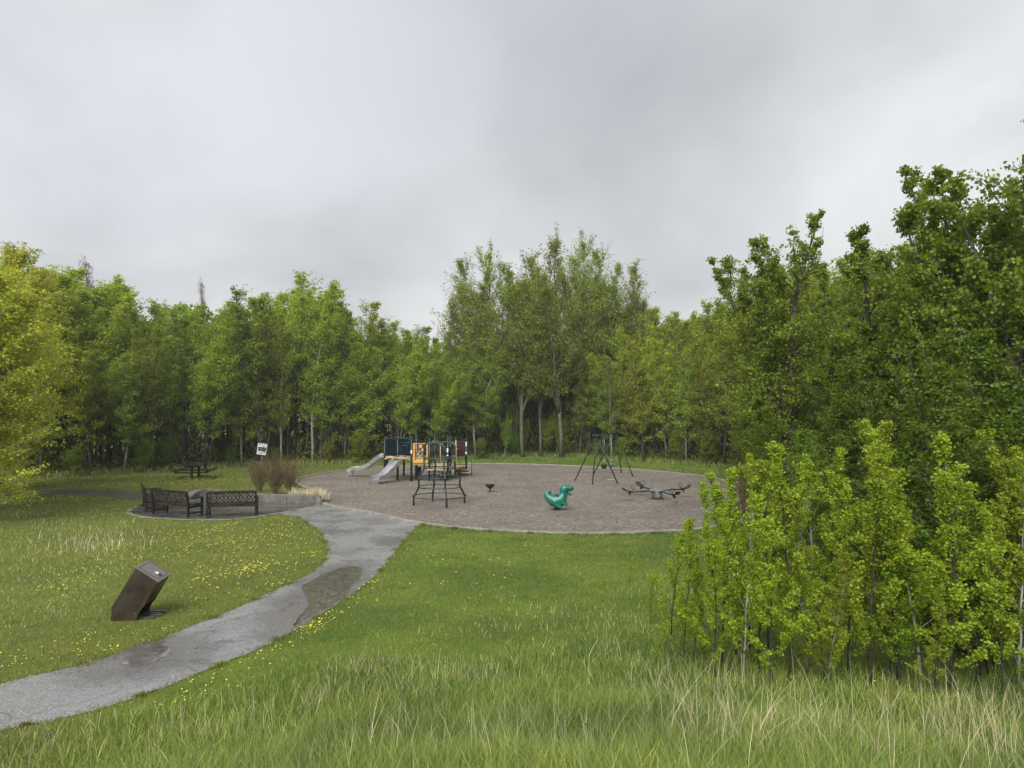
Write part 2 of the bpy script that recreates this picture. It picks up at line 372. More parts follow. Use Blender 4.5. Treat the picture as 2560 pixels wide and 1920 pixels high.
t.l(c, t.b.inputs['Base Color']); t.l(t.n('ShaderNodeSeparateXYZ', {0: rgh_}).outputs[0], t.b.inputs['Roughness'])
t.bump(t.n('ShaderNodeMath', {0: v.outputs['Distance'], 1: fine}, operation='ADD').outputs[0], .35, .008)
po = sheet('path', path_poly, .009, m_path, .05)
# puddles: thin sheets of standing water on the path
m_pud = newmat('puddle_water', .04, (.045, .036, .028), spec=.7); t = NT(m_pud); p = t.pos()
rip = t.n('ShaderNodeTexVoronoi', {'Vector': p, 'Scale': 9.}); wv = t.n('ShaderNodeMath', {0: t.n('ShaderNodeMath', {0: rip.outputs['Distance'], 1: 60.}, operation='MULTIPLY').outputs[0]}, operation='SINE').outputs[0]
wv = t.n('ShaderNodeMath', {0: wv, 1: t.mr(rip.outputs['Distance'], .2, .55, 1, 0)}, operation='MULTIPLY').outputs[0]
t.bump(t.n('ShaderNodeMath', {0: wv, 1: t.noise(p, 14, 3)}, operation='ADD').outputs[0], .08, .005)
t.l(t.mix(t.mr(t.noise(p, 5, 5), .4, .65), (.085, .075, .064), (.125, .115, .104)), t.b.inputs['Base Color'])
pd = [[(262, 1437), (300, 1443), (330, 1432), (362, 1418), (372, 1402), (350, 1392), (366, 1385), (330, 1384), (290, 1397), (262, 1412), (275, 1425)],
      [(634, 1354), (652, 1342), (690, 1322), (722, 1304), (748, 1284), (765, 1262), (780, 1242), (782, 1228), (760, 1224), (735, 1228), (712, 1236), (690, 1246), (668, 1258), (654, 1270), (662, 1290), (662, 1310), (646, 1334)]]
for k, q in enumerate(pd): o = sheet('puddle', wavy_edge(dpoly(q), .022), .0135, m_pud, .003)
# patio
m_patio = newmat('wet_concrete_patio', .2, spec=.6); t = NT(m_patio); p = t.pos()
mpn = t.n('ShaderNodeMapping', {'Vector': p, 'Scale': (.5, 2.5, 1)}).outputs[0]
c = t.mix(t.mr(t.noise(mpn, .9, 6, .65), .4, .66), (.045, .042, .042), (.115, .108, .10)); c = t.mix(t.mr(t.noise(p, 35, 3), .45, .7, 0, .4), c, (.16, .15, .14)); t.l(c, t.b.inputs['Base Color'])
t.l(t.mr(t.noise(mpn, 1.5, 5, .65), .4, .65, .12, .42), t.b.inputs['Roughness']); t.bump(t.noise(p, 20, 5), .15, .008)
pat_px = [(318, 1281), (340, 1291), (400, 1298.5), (500, 1302), (600, 1299), (690, 1286), (760, 1273), (797, 1263.5), (812, 1258), (780, 1256), (700, 1256), (640, 1255), (590, 1251), (545, 1246), (510, 1237), (470, 1236), (430, 1238), (395, 1246), (372, 1254), (352, 1262), (330, 1270)]
patio = rough_edge(opoly(pat_px), .01, 4); sheet('patio', patio, .018, m_patio, .06)
edge_px = [(345, 1266), (330, 1272), (321, 1281), (342, 1290), (400, 1297), (500, 1300.5), (600, 1297.5), (690, 1284.8), (760, 1272), (797, 1263)]
tag(ribbon('patio_edging', smooth_path(opoly(edge_px), 5), .16, -.05, .024, m_conc), kind='structure')
m_spath = newmat('wet_brown_path', .3); t = NT(m_spath); p = t.pos()
c = t.mix(t.mr(t.noise(p, 1.4, 6), .35, .65), (.075, .06, .052), (.15, .125, .11)); t.l(c, t.b.inputs['Base Color']); t.bump(t.noise(p, 30, 4), .4, .01)
sp_px = [(-260, 1236), (0, 1228), (110, 1224), (200, 1223), (300, 1226), (370, 1229), (430, 1236), (480, 1238), (480, 1248), (420, 1252), (380, 1256), (352, 1253), (280, 1244), (180, 1237), (60, 1238), (-260, 1254)]
side_path = rough_edge(opoly(sp_px), .04, 5); sheet('side_path', side_path, .007, m_spath, .05)

# ------------------------------------------------------------------ materials for objects
M = {}
M['green'] = paint('dark_green_powder_coat', (.005, .019, .017), .35, 0, .3, 3)
M['greenlight'] = paint('worn_green_tube', (.018, .040, .037), .28, 0, .35, 4, dirt=(.06, .08, .075))
M['panel'] = paint('dark_teal_plastic', (.0035, .010, .013), .5, 0, .25, 2, spec=.25)
M['tan'] = paint('tan_plastic', (.56, .42, .23), .45, 0, .15, 3, dirt=(.36, .27, .16))
M['yellow'] = paint('yellow_plastic', (.55, .33, .075), .45, 0, .12, 3, dirt=(.38, .22, .07))
M['red'] = paint('red_plastic', (.42, .035, .025), .4, 0, .15, 4)
M['white'] = paint('white_decal', (.74, .75, .74), .5, 0, .06, 8)
M['steel'] = paint('wet_stainless_steel', (.66, .66, .68), .3, .85, .05, 2)
M['black'] = paint('black_rubber', (.014, .014, .015), .42, 0, .3, 8)
M['grey'] = paint('grey_plastic', (.12, .135, .145), .3, 0, .2, 5)
M['spring'] = paint('black_coil_steel', (.02, .02, .02), .35, .5, .3, 8)
M['dino'] = paint('teal_green_moulded_plastic', (.010, .14, .10), .28, 0, .2, 2.2, dirt=(.008, .11, .08))
M['mouth'] = paint('dark_mouth', (.005, .03, .028), .5)
M['galv'] = paint('galvanised_steel', (.30, .31, .31), .4, .7, .2, 9)
M['bronze'] = paint('dark_bronze_sheet', (.034, .024, .015), .42, .1, .35, 3, dirt=(.022, .016, .011))
M['plate'] = paint('grey_brown_plate', (.155, .135, .12), .3, .1, .12, 5)
M['wet_wood'] = paint('wet_black_timber', (.013, .010, .009), .34, 0, .5, 7, dirt=(.025, .017, .013))
M['brown_wood'] = paint('wet_brown_timber', (.034, .023, .018), .32, 0, .45, 9, dirt=(.012, .009, .008))
M['maroon'] = paint('maroon_plastic', (.045, .008, .012), .4)
M['signwhite'] = paint('weathered_sign_sheet', (.62, .63, .62), .5, 0, .06, 12)
M['signdark'] = paint('sign_print', (.03, .032, .033), .5, 0, .3, 20)
M['postgrey'] = paint('grey_sign_post', (.13, .135, .12), .55, .2, .2, 9)
M['rubbergrey'] = paint('grey_metal_slat', (.10, .10, .10), .4, .4, .4, 9)

# ------------------------------------------------------------------ benches
def bench(label, bl, br):
    """bl / br: feet of the back left and back right leg as seen from behind"""
    bl, br = Vector(bl), Vector(br); x = (br - bl); Lb = x.length; a = math.atan2(x.y, x.x)
    t = thing('park_bench', label, 'bench', (*bl.xy, .018), a, 'lattice-back benches round the patio')
    wd = M['wet_wood']; h = .9; sd = .56
    for xx in (0.035, Lb - .035):
        MB().bar((xx, 0, 0), (xx, .0, .42), .07, .075).bar((xx, 0, .42), (xx, -.09, h), .065, .07).build('leg', wd, t)
        MB().bar((xx, sd, 0), (xx, sd, .63), .07, .07).build('leg', wd, t)
        MB().box((xx, sd / 2 - .02, .655), (.085, sd + .12, .04)).build('armrest', wd, t)
        MB().box((xx, sd / 2, .36), (.05, sd - .07, .075)).box((xx, sd / 2, .14), (.04, sd - .07, .05)).build('side_rail', wd, t)
    s = MB()
    for k in range(6): s.box((Lb / 2, .055 + k * .095, .435), (Lb - .15, .082, .026))
    s.box((Lb / 2, sd - .01, .385), (Lb - .16, .035, .065)).box((Lb / 2, .03, .385), (Lb - .16, .035, .07)); s.build('seat', M['brown_wood'], t)
    b = MB()
    yy = lambda z: -.09 * (z - .42) / .48
    def bb(x0, z0, x1, z1, w=.034, off=0): b.bar((x0, yy(z0) + off, z0), (x1, yy(z1) + off, z1), w, .022, up=(0, 1, 0))
    b.bar((.07, yy(.87), .87), (Lb - .07, yy(.87), .87), .036, .085); b.bar((.07, yy(.50), .50), (Lb - .07, yy(.50), .50), .034, .045)
    b2 = MB(); n = 6; w0 = (Lb - .16) / n
    for k in range(n):
        x0 = .08 + k * w0; x1 = x0 + w0; zl, zh = .52, .83
        b2.bar((x0 + .01, yy(zl) + .004, zl), (x1 - .01, yy(zh) + .004, zh), .022, .036)
        b2.bar((x1 - .01, yy(zl) - .006, zl), (x0 + .01, yy(zh) - .006, zh), .018, .036)
        if k: b2.bar((x0, yy(zl) + .014, zl), (x0, yy(zh) + .014, zh), .02, .034)
        xm = (x0 + x1) / 2; zm = (zl + zh) / 2
        for q in ((xm, zl, x0, zm), (x0, zm, xm, zh), (xm, zh, x1, zm), (x1, zm, xm, zl)):
            b2.bar((q[0], yy(q[1]) + .012, q[1]), (q[2], yy(q[3]) + .012, q[3]), .014, .024)
    bo = b.build('backrest', wd, t); b2.build('lattice', M['brown_wood'], bo)
    return t
bench('dark wet wooden bench with lattice back, seen squarely from behind, rightmost on the patio', pix(515, 1296), pix(642, 1291.5))
bench('dark wet wooden bench seen obliquely from behind, between the other two on the patio', pix(381, 1286.5), pix(472, 1295.5))
bench('dark wet wooden bench seen end-on, leftmost on the patio edge', pix(359, 1265.5), pix(366, 1282))

# ------------------------------------------------------------------ picnic table
def picnic():
    a = pix(478.5, 1199); b = pix(497, 1191.5); c = (a + b) / 2; ax = (b - a); rz = math.atan2(ax.y, ax.x)
    t = thing('picnic_table', 'dark wet picnic table on two posts standing on the grass before the wood', 'picnic table', (c.x, c.y, 0), rz)
    wd = M['wet_wood']; h = ax.length / 2
    s = MB()
    for k in range(5): s.box((0, -.34 + k * .17, .75), (2.3, .155, .045))
    s.build('table_top', wd, t)
    for x in (-h, h):
        MB().box((x, 0, .355), (.11, .14, .71)).build('post', wd, t)
        MB().box((x, 0, .69), (.07, .8, .06)).box((x, 0, .38), (.07, 1.75, .08)).build('crossbeam', wd, t)
    for y in (-.85, .85): MB().box((0, y - .075, .45), (2.3, .135, .045)).box((0, y + .075, .45), (2.3, .135, .045)).build('seat', wd, t)
picnic()

# ------------------------------------------------------------------ notice sign
def sign():
    p = pix(651, 1218); p.z = 0; D0 = p.y
    zc_ = CAMZ - (1122.5 - 1030) / FPX * D0
    t = thing('notice_sign', 'white rectangular notice with a dark picture, leaning on a thin post behind the bare shrubs', 'sign', p, R(4))
    x0 = (657 - CX) / FPX * D0 - p.x
    MB().bar((-.03, 0.02, 0), (x0 + .03, .02, zc_ + .1), .07, .07).build('post', M['postgrey'], t)
    board = MB().box((0, 0, 0), (.44, .02, .54)).build('board', M['signwhite'], t); board.location = (x0, -.04, zc_); board.rotation_euler = (0, R(7), 0)
    pic = MB().box((.01, -.013, .005), (.385, .006, .20)).build('picture', M['signdark'], board)
    MB().box((-.045, -.019, .01), (.09, .006, .08)).build('picture_detail', M['postgrey'], board)
    s = MB()
    s.box((-.115, -.0125, .22), (.12, .004, .035))
    s.build('logo_block', M['signdark'], board); s = MB()
    for k, (xa, wd) in enumerate([(.07, .2), (.07, .17), (.07, .19)]): s.box((xa, -.0125, .225 - k * .035), (wd, .004, .010))
    s.build('heading_lines', M['signdark'], board); s = MB()
    for k in range(4): s.box((-.06 + .01 * k, -.0125, -.135 - k * .03), (.22 - .02 * k, .004, .008))
    s.build('text_lines', M['signdark'], board); s = MB().box((.13, -.0125, -.14), (.07, .004, .06)); s.build('stamp', M['signdark'], board)
sign()

# ------------------------------------------------------------------ planter wall
def planter():
    base = [pix(x, y) for x, y in [(480, 1245), (508, 1241), (560, 1250), (640, 1256), (750, 1258), (800, 1261), (822, 1256)]]
    L2 = smooth_path([(q.x, q.y) for q in base], 6); n = len(L2)
    t = thing('planter_wall', 'low curved concrete planter wall sloping down to its tip beside the playground kerb', 'wall', (0, 0, 0))
    vs = []; fs = []; w2 = .3
    for i, q in enumerate(L2):
        u = i / (n - 1); h = .30 * min(1, max(.0, (1 - u) / .22)) * min(1, .25 + u / .22) + .03
        a = L2[max(i - 1, 0)]; b = L2[min(i + 1, n - 1)]; d = (b - a) / np.linalg.norm(b - a); nn = np.array([-d[1], d[0]])
        for s, z in ((0, -.03), (0, h - .015), (.02, h), (w2 - .02, h), (w2, h - .015), (w2, -.03)): vs.append((q[0] + nn[0] * s, q[1] + nn[1] * s, z))
    for i in range(n - 1):
        for k in range(5): fs.append((i * 6 + k, (i + 1) * 6 + k, (i + 1) * 6 + k + 1, i * 6 + k + 1))
    fs += [tuple(range(6)), tuple((n - 1) * 6 + k for k in range(6))]
    m = newmat('planter_concrete', .5); tt = NT(m); p = tt.pos()
    s = tt.n('ShaderNodeSeparateXYZ', {0: tt.n('ShaderNodeNewGeometry').outputs['Normal']})
    c = tt.mix(tt.mr(tt.noise(p, 4, 6, .65), .35, .7), (.10, .088, .078), (.19, .175, .16)); tt.l(c, tt.b.inputs['Base Color']); tt.bump(tt.noise(p, 40, 3), .2, .01)
    MB().add(vs, fs).build('coping', m, t)
    j = MB()
    for fr in (.42, .62, .78):
        q = L2[int(fr * (n - 1))]; j.box((q[0], q[1] - .012, .13), (.012, .03, .25))
    j.build('joint', M['black'], t)
    # soil bed behind it
    bed = [tuple(q) for q in L2[6:]] + [pix(818, 1240).xy[:], pix(790, 1229).xy[:], pix(752, 1217).xy[:], pix(738, 1206).xy[:], pix(680, 1212).xy[:], pix(610, 1222).xy[:], pix(560, 1232).xy[:]]
    bedz = [.24] * 1
    V = []; n = len(bed); cx_ = sum(b[0] for b in bed) / n; cy_ = sum(b[1] for b in bed) / n
    nl = len(L2) - 6
    for i, b in enumerate(bed):
        if i < nl:
            u = (i + 6) / (len(L2) - 1); z = .30 * min(1, max(0, (1 - u) / .22)) - .02; b = (b[0], b[1] + .25)
        else: z = .0
        V.append((b[0], b[1], z))
    V.append((cx_, cy_, .2)); MBb = MB().add(V, [(i, (i + 1) % n, n) for i in range(n)], True)
    o = MBb.build('planting_bed', m_ground); tag(o, kind='structure')
planter()

# ------------------------------------------------------------------ leaning interpretive pedestal
def pedestal():
    p = pix(277, 1553.6); q = pix(338.8, 1552); rz = R(6)
    t = thing('information_pedestal', 'leaning dark bronze pedestal with a square grey top plate, on the lawn beside the path', 'pedestal', (p.x, p.y, 0), rz)
    W = .44
    out = [(0, 0), (W - .01, 0), (W, .08), (W + .035, .16), (W + .11, .25), (.775, .665), (.40, .92), (.01, .255)]
    m = M['bronze']; dpt = .56
    for y0 in (0, dpt - .02): MB().prism(out, y0, y0 + .02).build('side_panel', m, t)
    b = MB()   # skin between the side panels: left slanting back, the sloping front, bottom cut
    skin = [(.012, 0), (.02, .255), (.405, .905), (.765, .657), (W + .12, .26)]
    vs = []; fs = []
    for (x, z) in skin: vs += [(x, .02, z), (x, dpt - .02, z)]
    for i in range(len(skin) - 1): fs.append((2 * i, 2 * i + 1, 2 * i + 3, 2 * i + 2))
    inner = [(W + .10, .27), (.745, .64), (.40, .88), (.04, .26), (.032, 0)]
    k = len(vs)
    for (x, z) in inner: vs += [(x, .02, z), (x, dpt - .02, z)]
    for i in range(len(inner) - 1): fs.append((k + 2 * i, k + 2 * i + 1, k + 2 * i + 3, k + 2 * i + 2))
    fs.append((8, 9, k + 1, k)); b.add(vs, fs).build('body_panel', m, t)
    # top plate with rim and a small clear label
    a, c = Vector((.40, 0, .92)), Vector((.775, 0, .665)); d = (c - a).normalized(); nrm_ = Vector((-d.z, 0, d.x)); 
    if nrm_.z < 0: nrm_ = -nrm_
    Mx = Matrix((d, Vector((0, 1, 0)), nrm_)).transposed(); Ls = (c - a).length
    mid = (a + c) / 2 + Vector((0, dpt / 2, 0))
    tp = MB().box(mid + nrm_ * .012, (Ls + .03, dpt + .03, .024), Mx).build('top_plate', M['plate'], t)
    s = MB()
    for (u, v, lu, lv) in ((-Ls / 2 + .035, 0, .006, dpt - .06), (Ls / 2 - .035, 0, .006, dpt - .06), (0, -dpt / 2 + .035, Ls - .07, .006), (0, dpt / 2 - .035, Ls - .07, .006)):
        s.box(mid + nrm_ * .026 + d * u + Vector((0, v, 0)), (lu, lv, .006), Mx)
    s.build('groove', M['bronze'], tp)
    MB().box(mid + nrm_ * .028 + d * .08 + Vector((0, -.02, 0)), (.07, .075, .01), Mx).build('tag', M['white'], tp)
    MB().box(mid + nrm_ * .034 + d * .135 + Vector((0, -.03, 0)), (.05, .06, .02), Mx).build('latch', M['black'], tp)
    # base slats in the opening
    s = MB()
    for k2 in range(4): s.box((W + .09 + .07 * (k2 % 2), .10 + k2 * .12, .025 + .008 * (k2 % 2)), (.34, .055, .02))
    s.build('base_grille', M['rubbergrey'], t)
    r = MB()
    for (x, y, z) in ((W - .03, -.004, .12),): r.lathe([(0, -.004), (.012, -.004), (.012, .004), (0, .004)], (x, y, z), 10)
    r.build('rivet', M['galv'], t)
pedestal()

# ------------------------------------------------------------------ ring climber
def climber():
    c = Vector(((1099.7 - CX) / FPX * 28.35, 28.35, .012))
    t = thing('ring_climber', 'dark green bell-shaped climber of bent pipes and five hoops on the gravel', 'climbing frame', c)
    rr = [(1.04, 0), (1.04, .30), (1.02, .36), (.86, .66), (.84, .72), (.84, 1.06), (.82, 1.12), (.655, 1.38), (.63, 1.45)]
    tops = 2.42
    angs = [R(21), R(111), R(201), R(291)]
    for (i, j) in ((2, 3), (0, 1)):
        for a in (angs[i], angs[j]):
            pts = [(r * math.cos(a), r * math.sin(a), z) for r, z in rr] + [(.63 * math.cos(a), .63 * math.sin(a), 2.0)]
            MB().tube(pts, .037, 10).build('leg', M['green'], t)
        a, b = angs[i], angs[j]; A = Vector((.63 * math.cos(a), .63 * math.sin(a), 0)); B = Vector((.63 * math.cos(b), .63 * math.sin(b), 0)); d = (B - A).normalized(); r = .16
        pts = [A + Vector((0, 0, 1.98))] + [A + d * (r - r * math.cos(q)) + Vector((0, 0, tops - r + r * math.sin(q))) for q in [k * math.pi / 12 for k in range(7)]]
        mid = (A + B) / 2; pts.append(mid + Vector((0, 0, tops + .02)))
        pts += [B - d * (r - r * math.cos(q)) + Vector((0, 0, tops - r + r * math.sin(q))) for q in [k * math.pi / 12 for k in range(6, -1, -1)]] + [B + Vector((0, 0, 1.98))]
        MB().tube(pts, .038, 10).build('top_arch', M['greenlight'], t)
    for R0, z in ((1.07, .33), (.86, .70), (.86, 1.08), (.64, 1.45), (.64, 1.82)):
        MB().tube([(R0 * math.cos(k * math.pi / 24), R0 * math.sin(k * math.pi / 24), z) for k in range(48)], .020, 8, True).build('hoop', M['greenlight'], t)
climber()

# ------------------------------------------------------------------ spinner bowl
def spinner():
    p = pix(1225, 1230.5)
    t = thing('spinner_bowl', 'small black standing spinner dish on a short post in the gravel', 'spinner', (p.x, p.y, .012))
    MB().lathe([(.0, .16), (.08, .17), (.17, .24), (.21, .33), (.195, .335), (.15, .26), (.07, .20), (0, .19)], sides=28).build('bowl', M['black'], t)
    MB().tube([(.215 * math.cos(k * math.pi / 20), .215 * math.sin(k * math.pi / 20), .335) for k in range(40)], .013, 8, True).build('rim', M['spring'], t)
    MB().lathe([(.0, 0), (.09, 0), (.09, .015), (.035, .03), (.03, .12), (.07, .17), (0, .17)], sides=16).build('post', M['spring'], t)
spinner()

# ------------------------------------------------------------------ dinosaur spring rider
def coil(r, z0, z1, turns, w=.014, c=(0, 0)):
    n = int(turns * 16); return MB().tube([(c[0] + r * math.cos(k / 16 * 2 * math.pi), c[1] + r * math.sin(k / 16 * 2 * math.pi), z0 + (z1 - z0) * k / n) for k in range(n + 1)], w, 6)
def dino():
    p = pix(1391, 1275.5)
    t = thing('dinosaur_spring_rider', 'teal green open-mouthed dinosaur rocking toy on a coil spring in the gravel', 'spring rider', (p.x, p.y, .012), R(-4))
    mb = bpy.data.metaballs.new('meta'); mb.resolution = .022; mb.threshold = .6; mo = bpy.data.objects.new('meta', mb); col.objects.link(mo)
    def cap(a, b, r0, r1, n=5, sq=1.0):
        a, b = Vector(a), Vector(b)
        for k in range(n + 1):
            u = k / n; e = mb.elements.new(type='ELLIPSOID'); e.co = a.lerp(b, u); e.radius = (r0 + (r1 - r0) * u) / .50; e.stiffness = 2
            e.size_x = 1; e.size_y = sq; e.size_z = 1
    for e in ():
        pass
    cap((-.12, 0, .34), (.14, 0, .34), .165, .17, 3)              # belly
    cap((-.14, 0, .36), (-.31, 0, .47), .125, .10, 3)             # tail root
    cap((-.31, 0, .47), (-.37, 0, .60), .095, .08, 2)
    cap((-.37, 0, .62), (-.28, 0, .69), .055, .045, 2)
    cap((-.28, 0, .69), (-.19, 0, .62), .04, .022, 2)
    cap((.17, 0, .36), (.245, 0, .52), .145, .11, 3)              # chest to neck
    cap((.245, 0, .54), (.27, 0, .72), .10, .095, 3)
    cap((.27, 0, .77), (.33, 0, .80), .115, .11, 1)
    cap((.37, 0, .815), (.56, 0, .80), .085, .075, 4)              # upper snout
    for y in (-.045, .045):
        cap((.30, y, .865), (.33, y, .86), .032, .03, 1)          # brow
        cap((.53, y * .6, .805), (.535, y * .6, .80), .026, .026, 1)
    cap((.31, 0, .635), (.53, 0, .585), .06, .042, 4)              # jaw
    for s in (-1, 1):
        cap((-.06, .12 * s, .30), (.0, .15 * s, .24), .085, .07, 2)       # thigh
        cap((.0, .18 * s, .20), (.14, .19 * s, .13), .05, .045, 3)      # foot
        cap((.19, .10 * s, .42), (.24, .14 * s, .30), .035, .03, 2)      # arm
        cap((.24, .16 * s, .27), (.40, .13 * s, .20), .045, .035, 4)
    for k in range(5): cap((.15 + .02 * k, 0, .56 + .05 * k), (.15 + .02 * k, 0, .565 + .05 * k), .02, .018, 1)
    bpy.context.view_layer.update()
    dg = bpy.context.evaluated_depsgraph_get(); me = bpy.data.meshes.new_from_object(mo.evaluated_get(dg)); bpy.data.objects.remove(mo)
    me.name = 'body'; me.materials.clear(); me.materials.append(M['dino']); me.polygons.foreach_set('use_smooth', [True] * len(me.polygons))
    o = bpy.data.objects.new('body', me); col.objects.link(o); o.parent = t
    MB().prism([(.31, .705), (.36, .735), (.53, .735), (.555, .725), (.53, .70), (.42, .69), (.34, .685)], -.05, .05).build('mouth', M['mouth'], t)
    te = MB()
    for s in (-1, 1): te.bar((.36, s * .056, .728), (.545, s * .045, .728), .012, .012)
    te.build('teeth', M['white'], t)
    for s in (-1, 1): MB().lathe([(0, -.016), (.012, -.01), (.017, 0), (.012, .01), (0, .016)], (.335, s * .082, .835), 12).build('eye', M['black'], t)
    for s in (-1, 1): MB().tube([(.06, s * .02, .50), (.055, s * .06, .55), (.055, s * .13, .58), (.055, s * .19, .56), (.06, s * .20, .50)], .011, 6).build('handle', M['spring'], t)
    MB().tube([(-.09 + .05 * math.cos(a) + .09, -.13, .51 + .07 * math.sin(a)) for a in [k * math.pi / 8 for k in range(9)]], .012, 6).build('seat_handle', M['spring'], t)
    coil(.085, .02, .17, 3.5).build('spring', M['spring'], t)
    MB().lathe([(0, 0), (.15, 0), (.15, .015), (0, .02)], sides=16).build('base_plate', M['spring'], t)
dino()

# ------------------------------------------------------------------ four seat spring see-saw
def seesaw():
    c = Vector((6.08, 29.95, .012))
    t = thing('spring_seesaw', 'grey and black four-seat spring see-saw with a domed hub on two coils', 'see-saw', c)
    MB().lathe([(0, .50), (.12, .492), (.24, .46), (.33, .41), (.37, .375), (.38, .36), (0, .355)], sides=32).build('hub', M['grey'], t)
    for x in (-.165, .165):
        coil(.08, .02, .31, 4, .011, (x, 0)).build('spring', M['spring'], t)
        MB().lathe([(0, .30), (.11, .30), (.12, .34), (0, .345)], (x, 0, 0), 20).build('spring_cap', M['black'], t)
    for k, a in enumerate((R(200), R(110), R(20), R(290))):
        d = Vector((math.cos(a), math.sin(a), 0)); n = Vector((-d.y, d.x, 0)); zt = (.345, .40, .37, .30)[k]
        arm = MB().tube([d * .28 + Vector((0, 0, .37)), d * 1.3 + Vector((0, 0, zt))], .030, 8).build('arm', M['green'], t)
        e = d * 1.3 + Vector((0, 0, zt))
        s = MB()
        prof = [(-.06, .05), (.0, .055), (.12, .07), (.22, .12), (.32, .20), (.335, .195), (.24, .09), (.13, .035), (0, .015), (-.06, .02)]
        vs = []
        for sy in (-.11, .11):
            for (u, z) in prof: vs.append(e + d * u + n * sy + Vector((0, 0, z)))
        m = len(prof); fs = [tuple(range(m)), tuple(reversed(range(m, 2 * m)))] + [(i, (i + 1) % m, m + (i + 1) % m, m + i) for i in range(m)]
        s.add(vs, fs).build('seat', M['black'], t)
        h = MB(); b = e - d * .12
        h.tube([b + Vector((0, 0, -.03)), b + Vector((0, 0, .12)) - d * .02], .02, 8)
        h.tube([b - d * .03 + n * q + Vector((0, 0, z)) for q, z in ((-.02, .10), (-.11, .14), (-.12, .22), (-.06, .27), (.06, .27), (.12, .22), (.11, .14), (.02, .10))], .013, 6)
        h.build('handle', M['greenlight'] if k == 0 else M['black'], t)
        MB().tube([e + n * .14 * sg + Vector((0, 0, -.04)) - d * .02 for sg in (-1, -.5, 0, .5, 1)], .013, 6).build('footrest', M['galv'], t)
        MB().lathe([(0, -.10), (.05, -.10), (.06, -.05), (.05, 0), (0, 0)], e, 12).build('bumper', M['black'], t)
seesaw()

# ------------------------------------------------------------------ swings
def swings():
    AN = Vector((4.33, 36.45, 2.44)); AF = Vector((6.1, 42.0, 2.44))
    t = thing('swing_frame', 'green pipe swing frame with a tripod of legs at each end, on the gravel', 'swing set', (5.2, 39, 0)); O = Vector((5.2, 39, 0))
    MB().tube([AN - O - (AF - AN).normalized() * .05, AF - O + (AF - AN).normalized() * .05], .042, 10).build('top_beam', M['greenlight'], t)
    for A, feet in ((AN, ((1436.6, 1202.4), (1481, 1211.4), (1545, 1210.6))), (AF, ((1484, 1185), (1553.5, 1183), (1583, 1192)))):
        for f in feet: MB().tube([A - O, pix(*f) - O], .030, 10).build('leg', M['green'], t)
        MB().lathe([(0, -.07), (.07, -.06), (.07, .05), (0, .06)], A - O, 12).build('bracket', M['green'], t)
    d = (AF - AN).normalized()
    for k, (u, z, lab) in enumerate(((.35, .62, 'black bucket swing seat on chains, nearer the front of the swing frame'), (.72, .52, 'grey bucket swing seat on chains, further back under the swing frame'))):
        P = AN.lerp(AF, u); b = thing('baby_swing', lab, 'swing', (P.x, P.y, z), math.atan2(d.y, d.x), 'bucket swings under the frame')
        MB().lathe([(.0, .0), (.10, .005), (.14, .06), (.155, .20), (.15, .24), (.135, .24), (.14, .19), (.12, .07), (.0, .02)], sides=18).build('seat', M['black'] if k == 0 else M['grey'], b)
        for s in (-1, 1):
            cpts = [(s * .25, 0, 2.40 - z), (s * .18, 0, .5)]
            MB().tube(cpts, .010, 5).tube([(s * .18, 0, .5), (s * .14, .07, .22)], .008, 5).tube([(s * .18, 0, .5), (s * .14, -.07, .22)], .008, 5).build('chain', M['galv'], b)
swings()

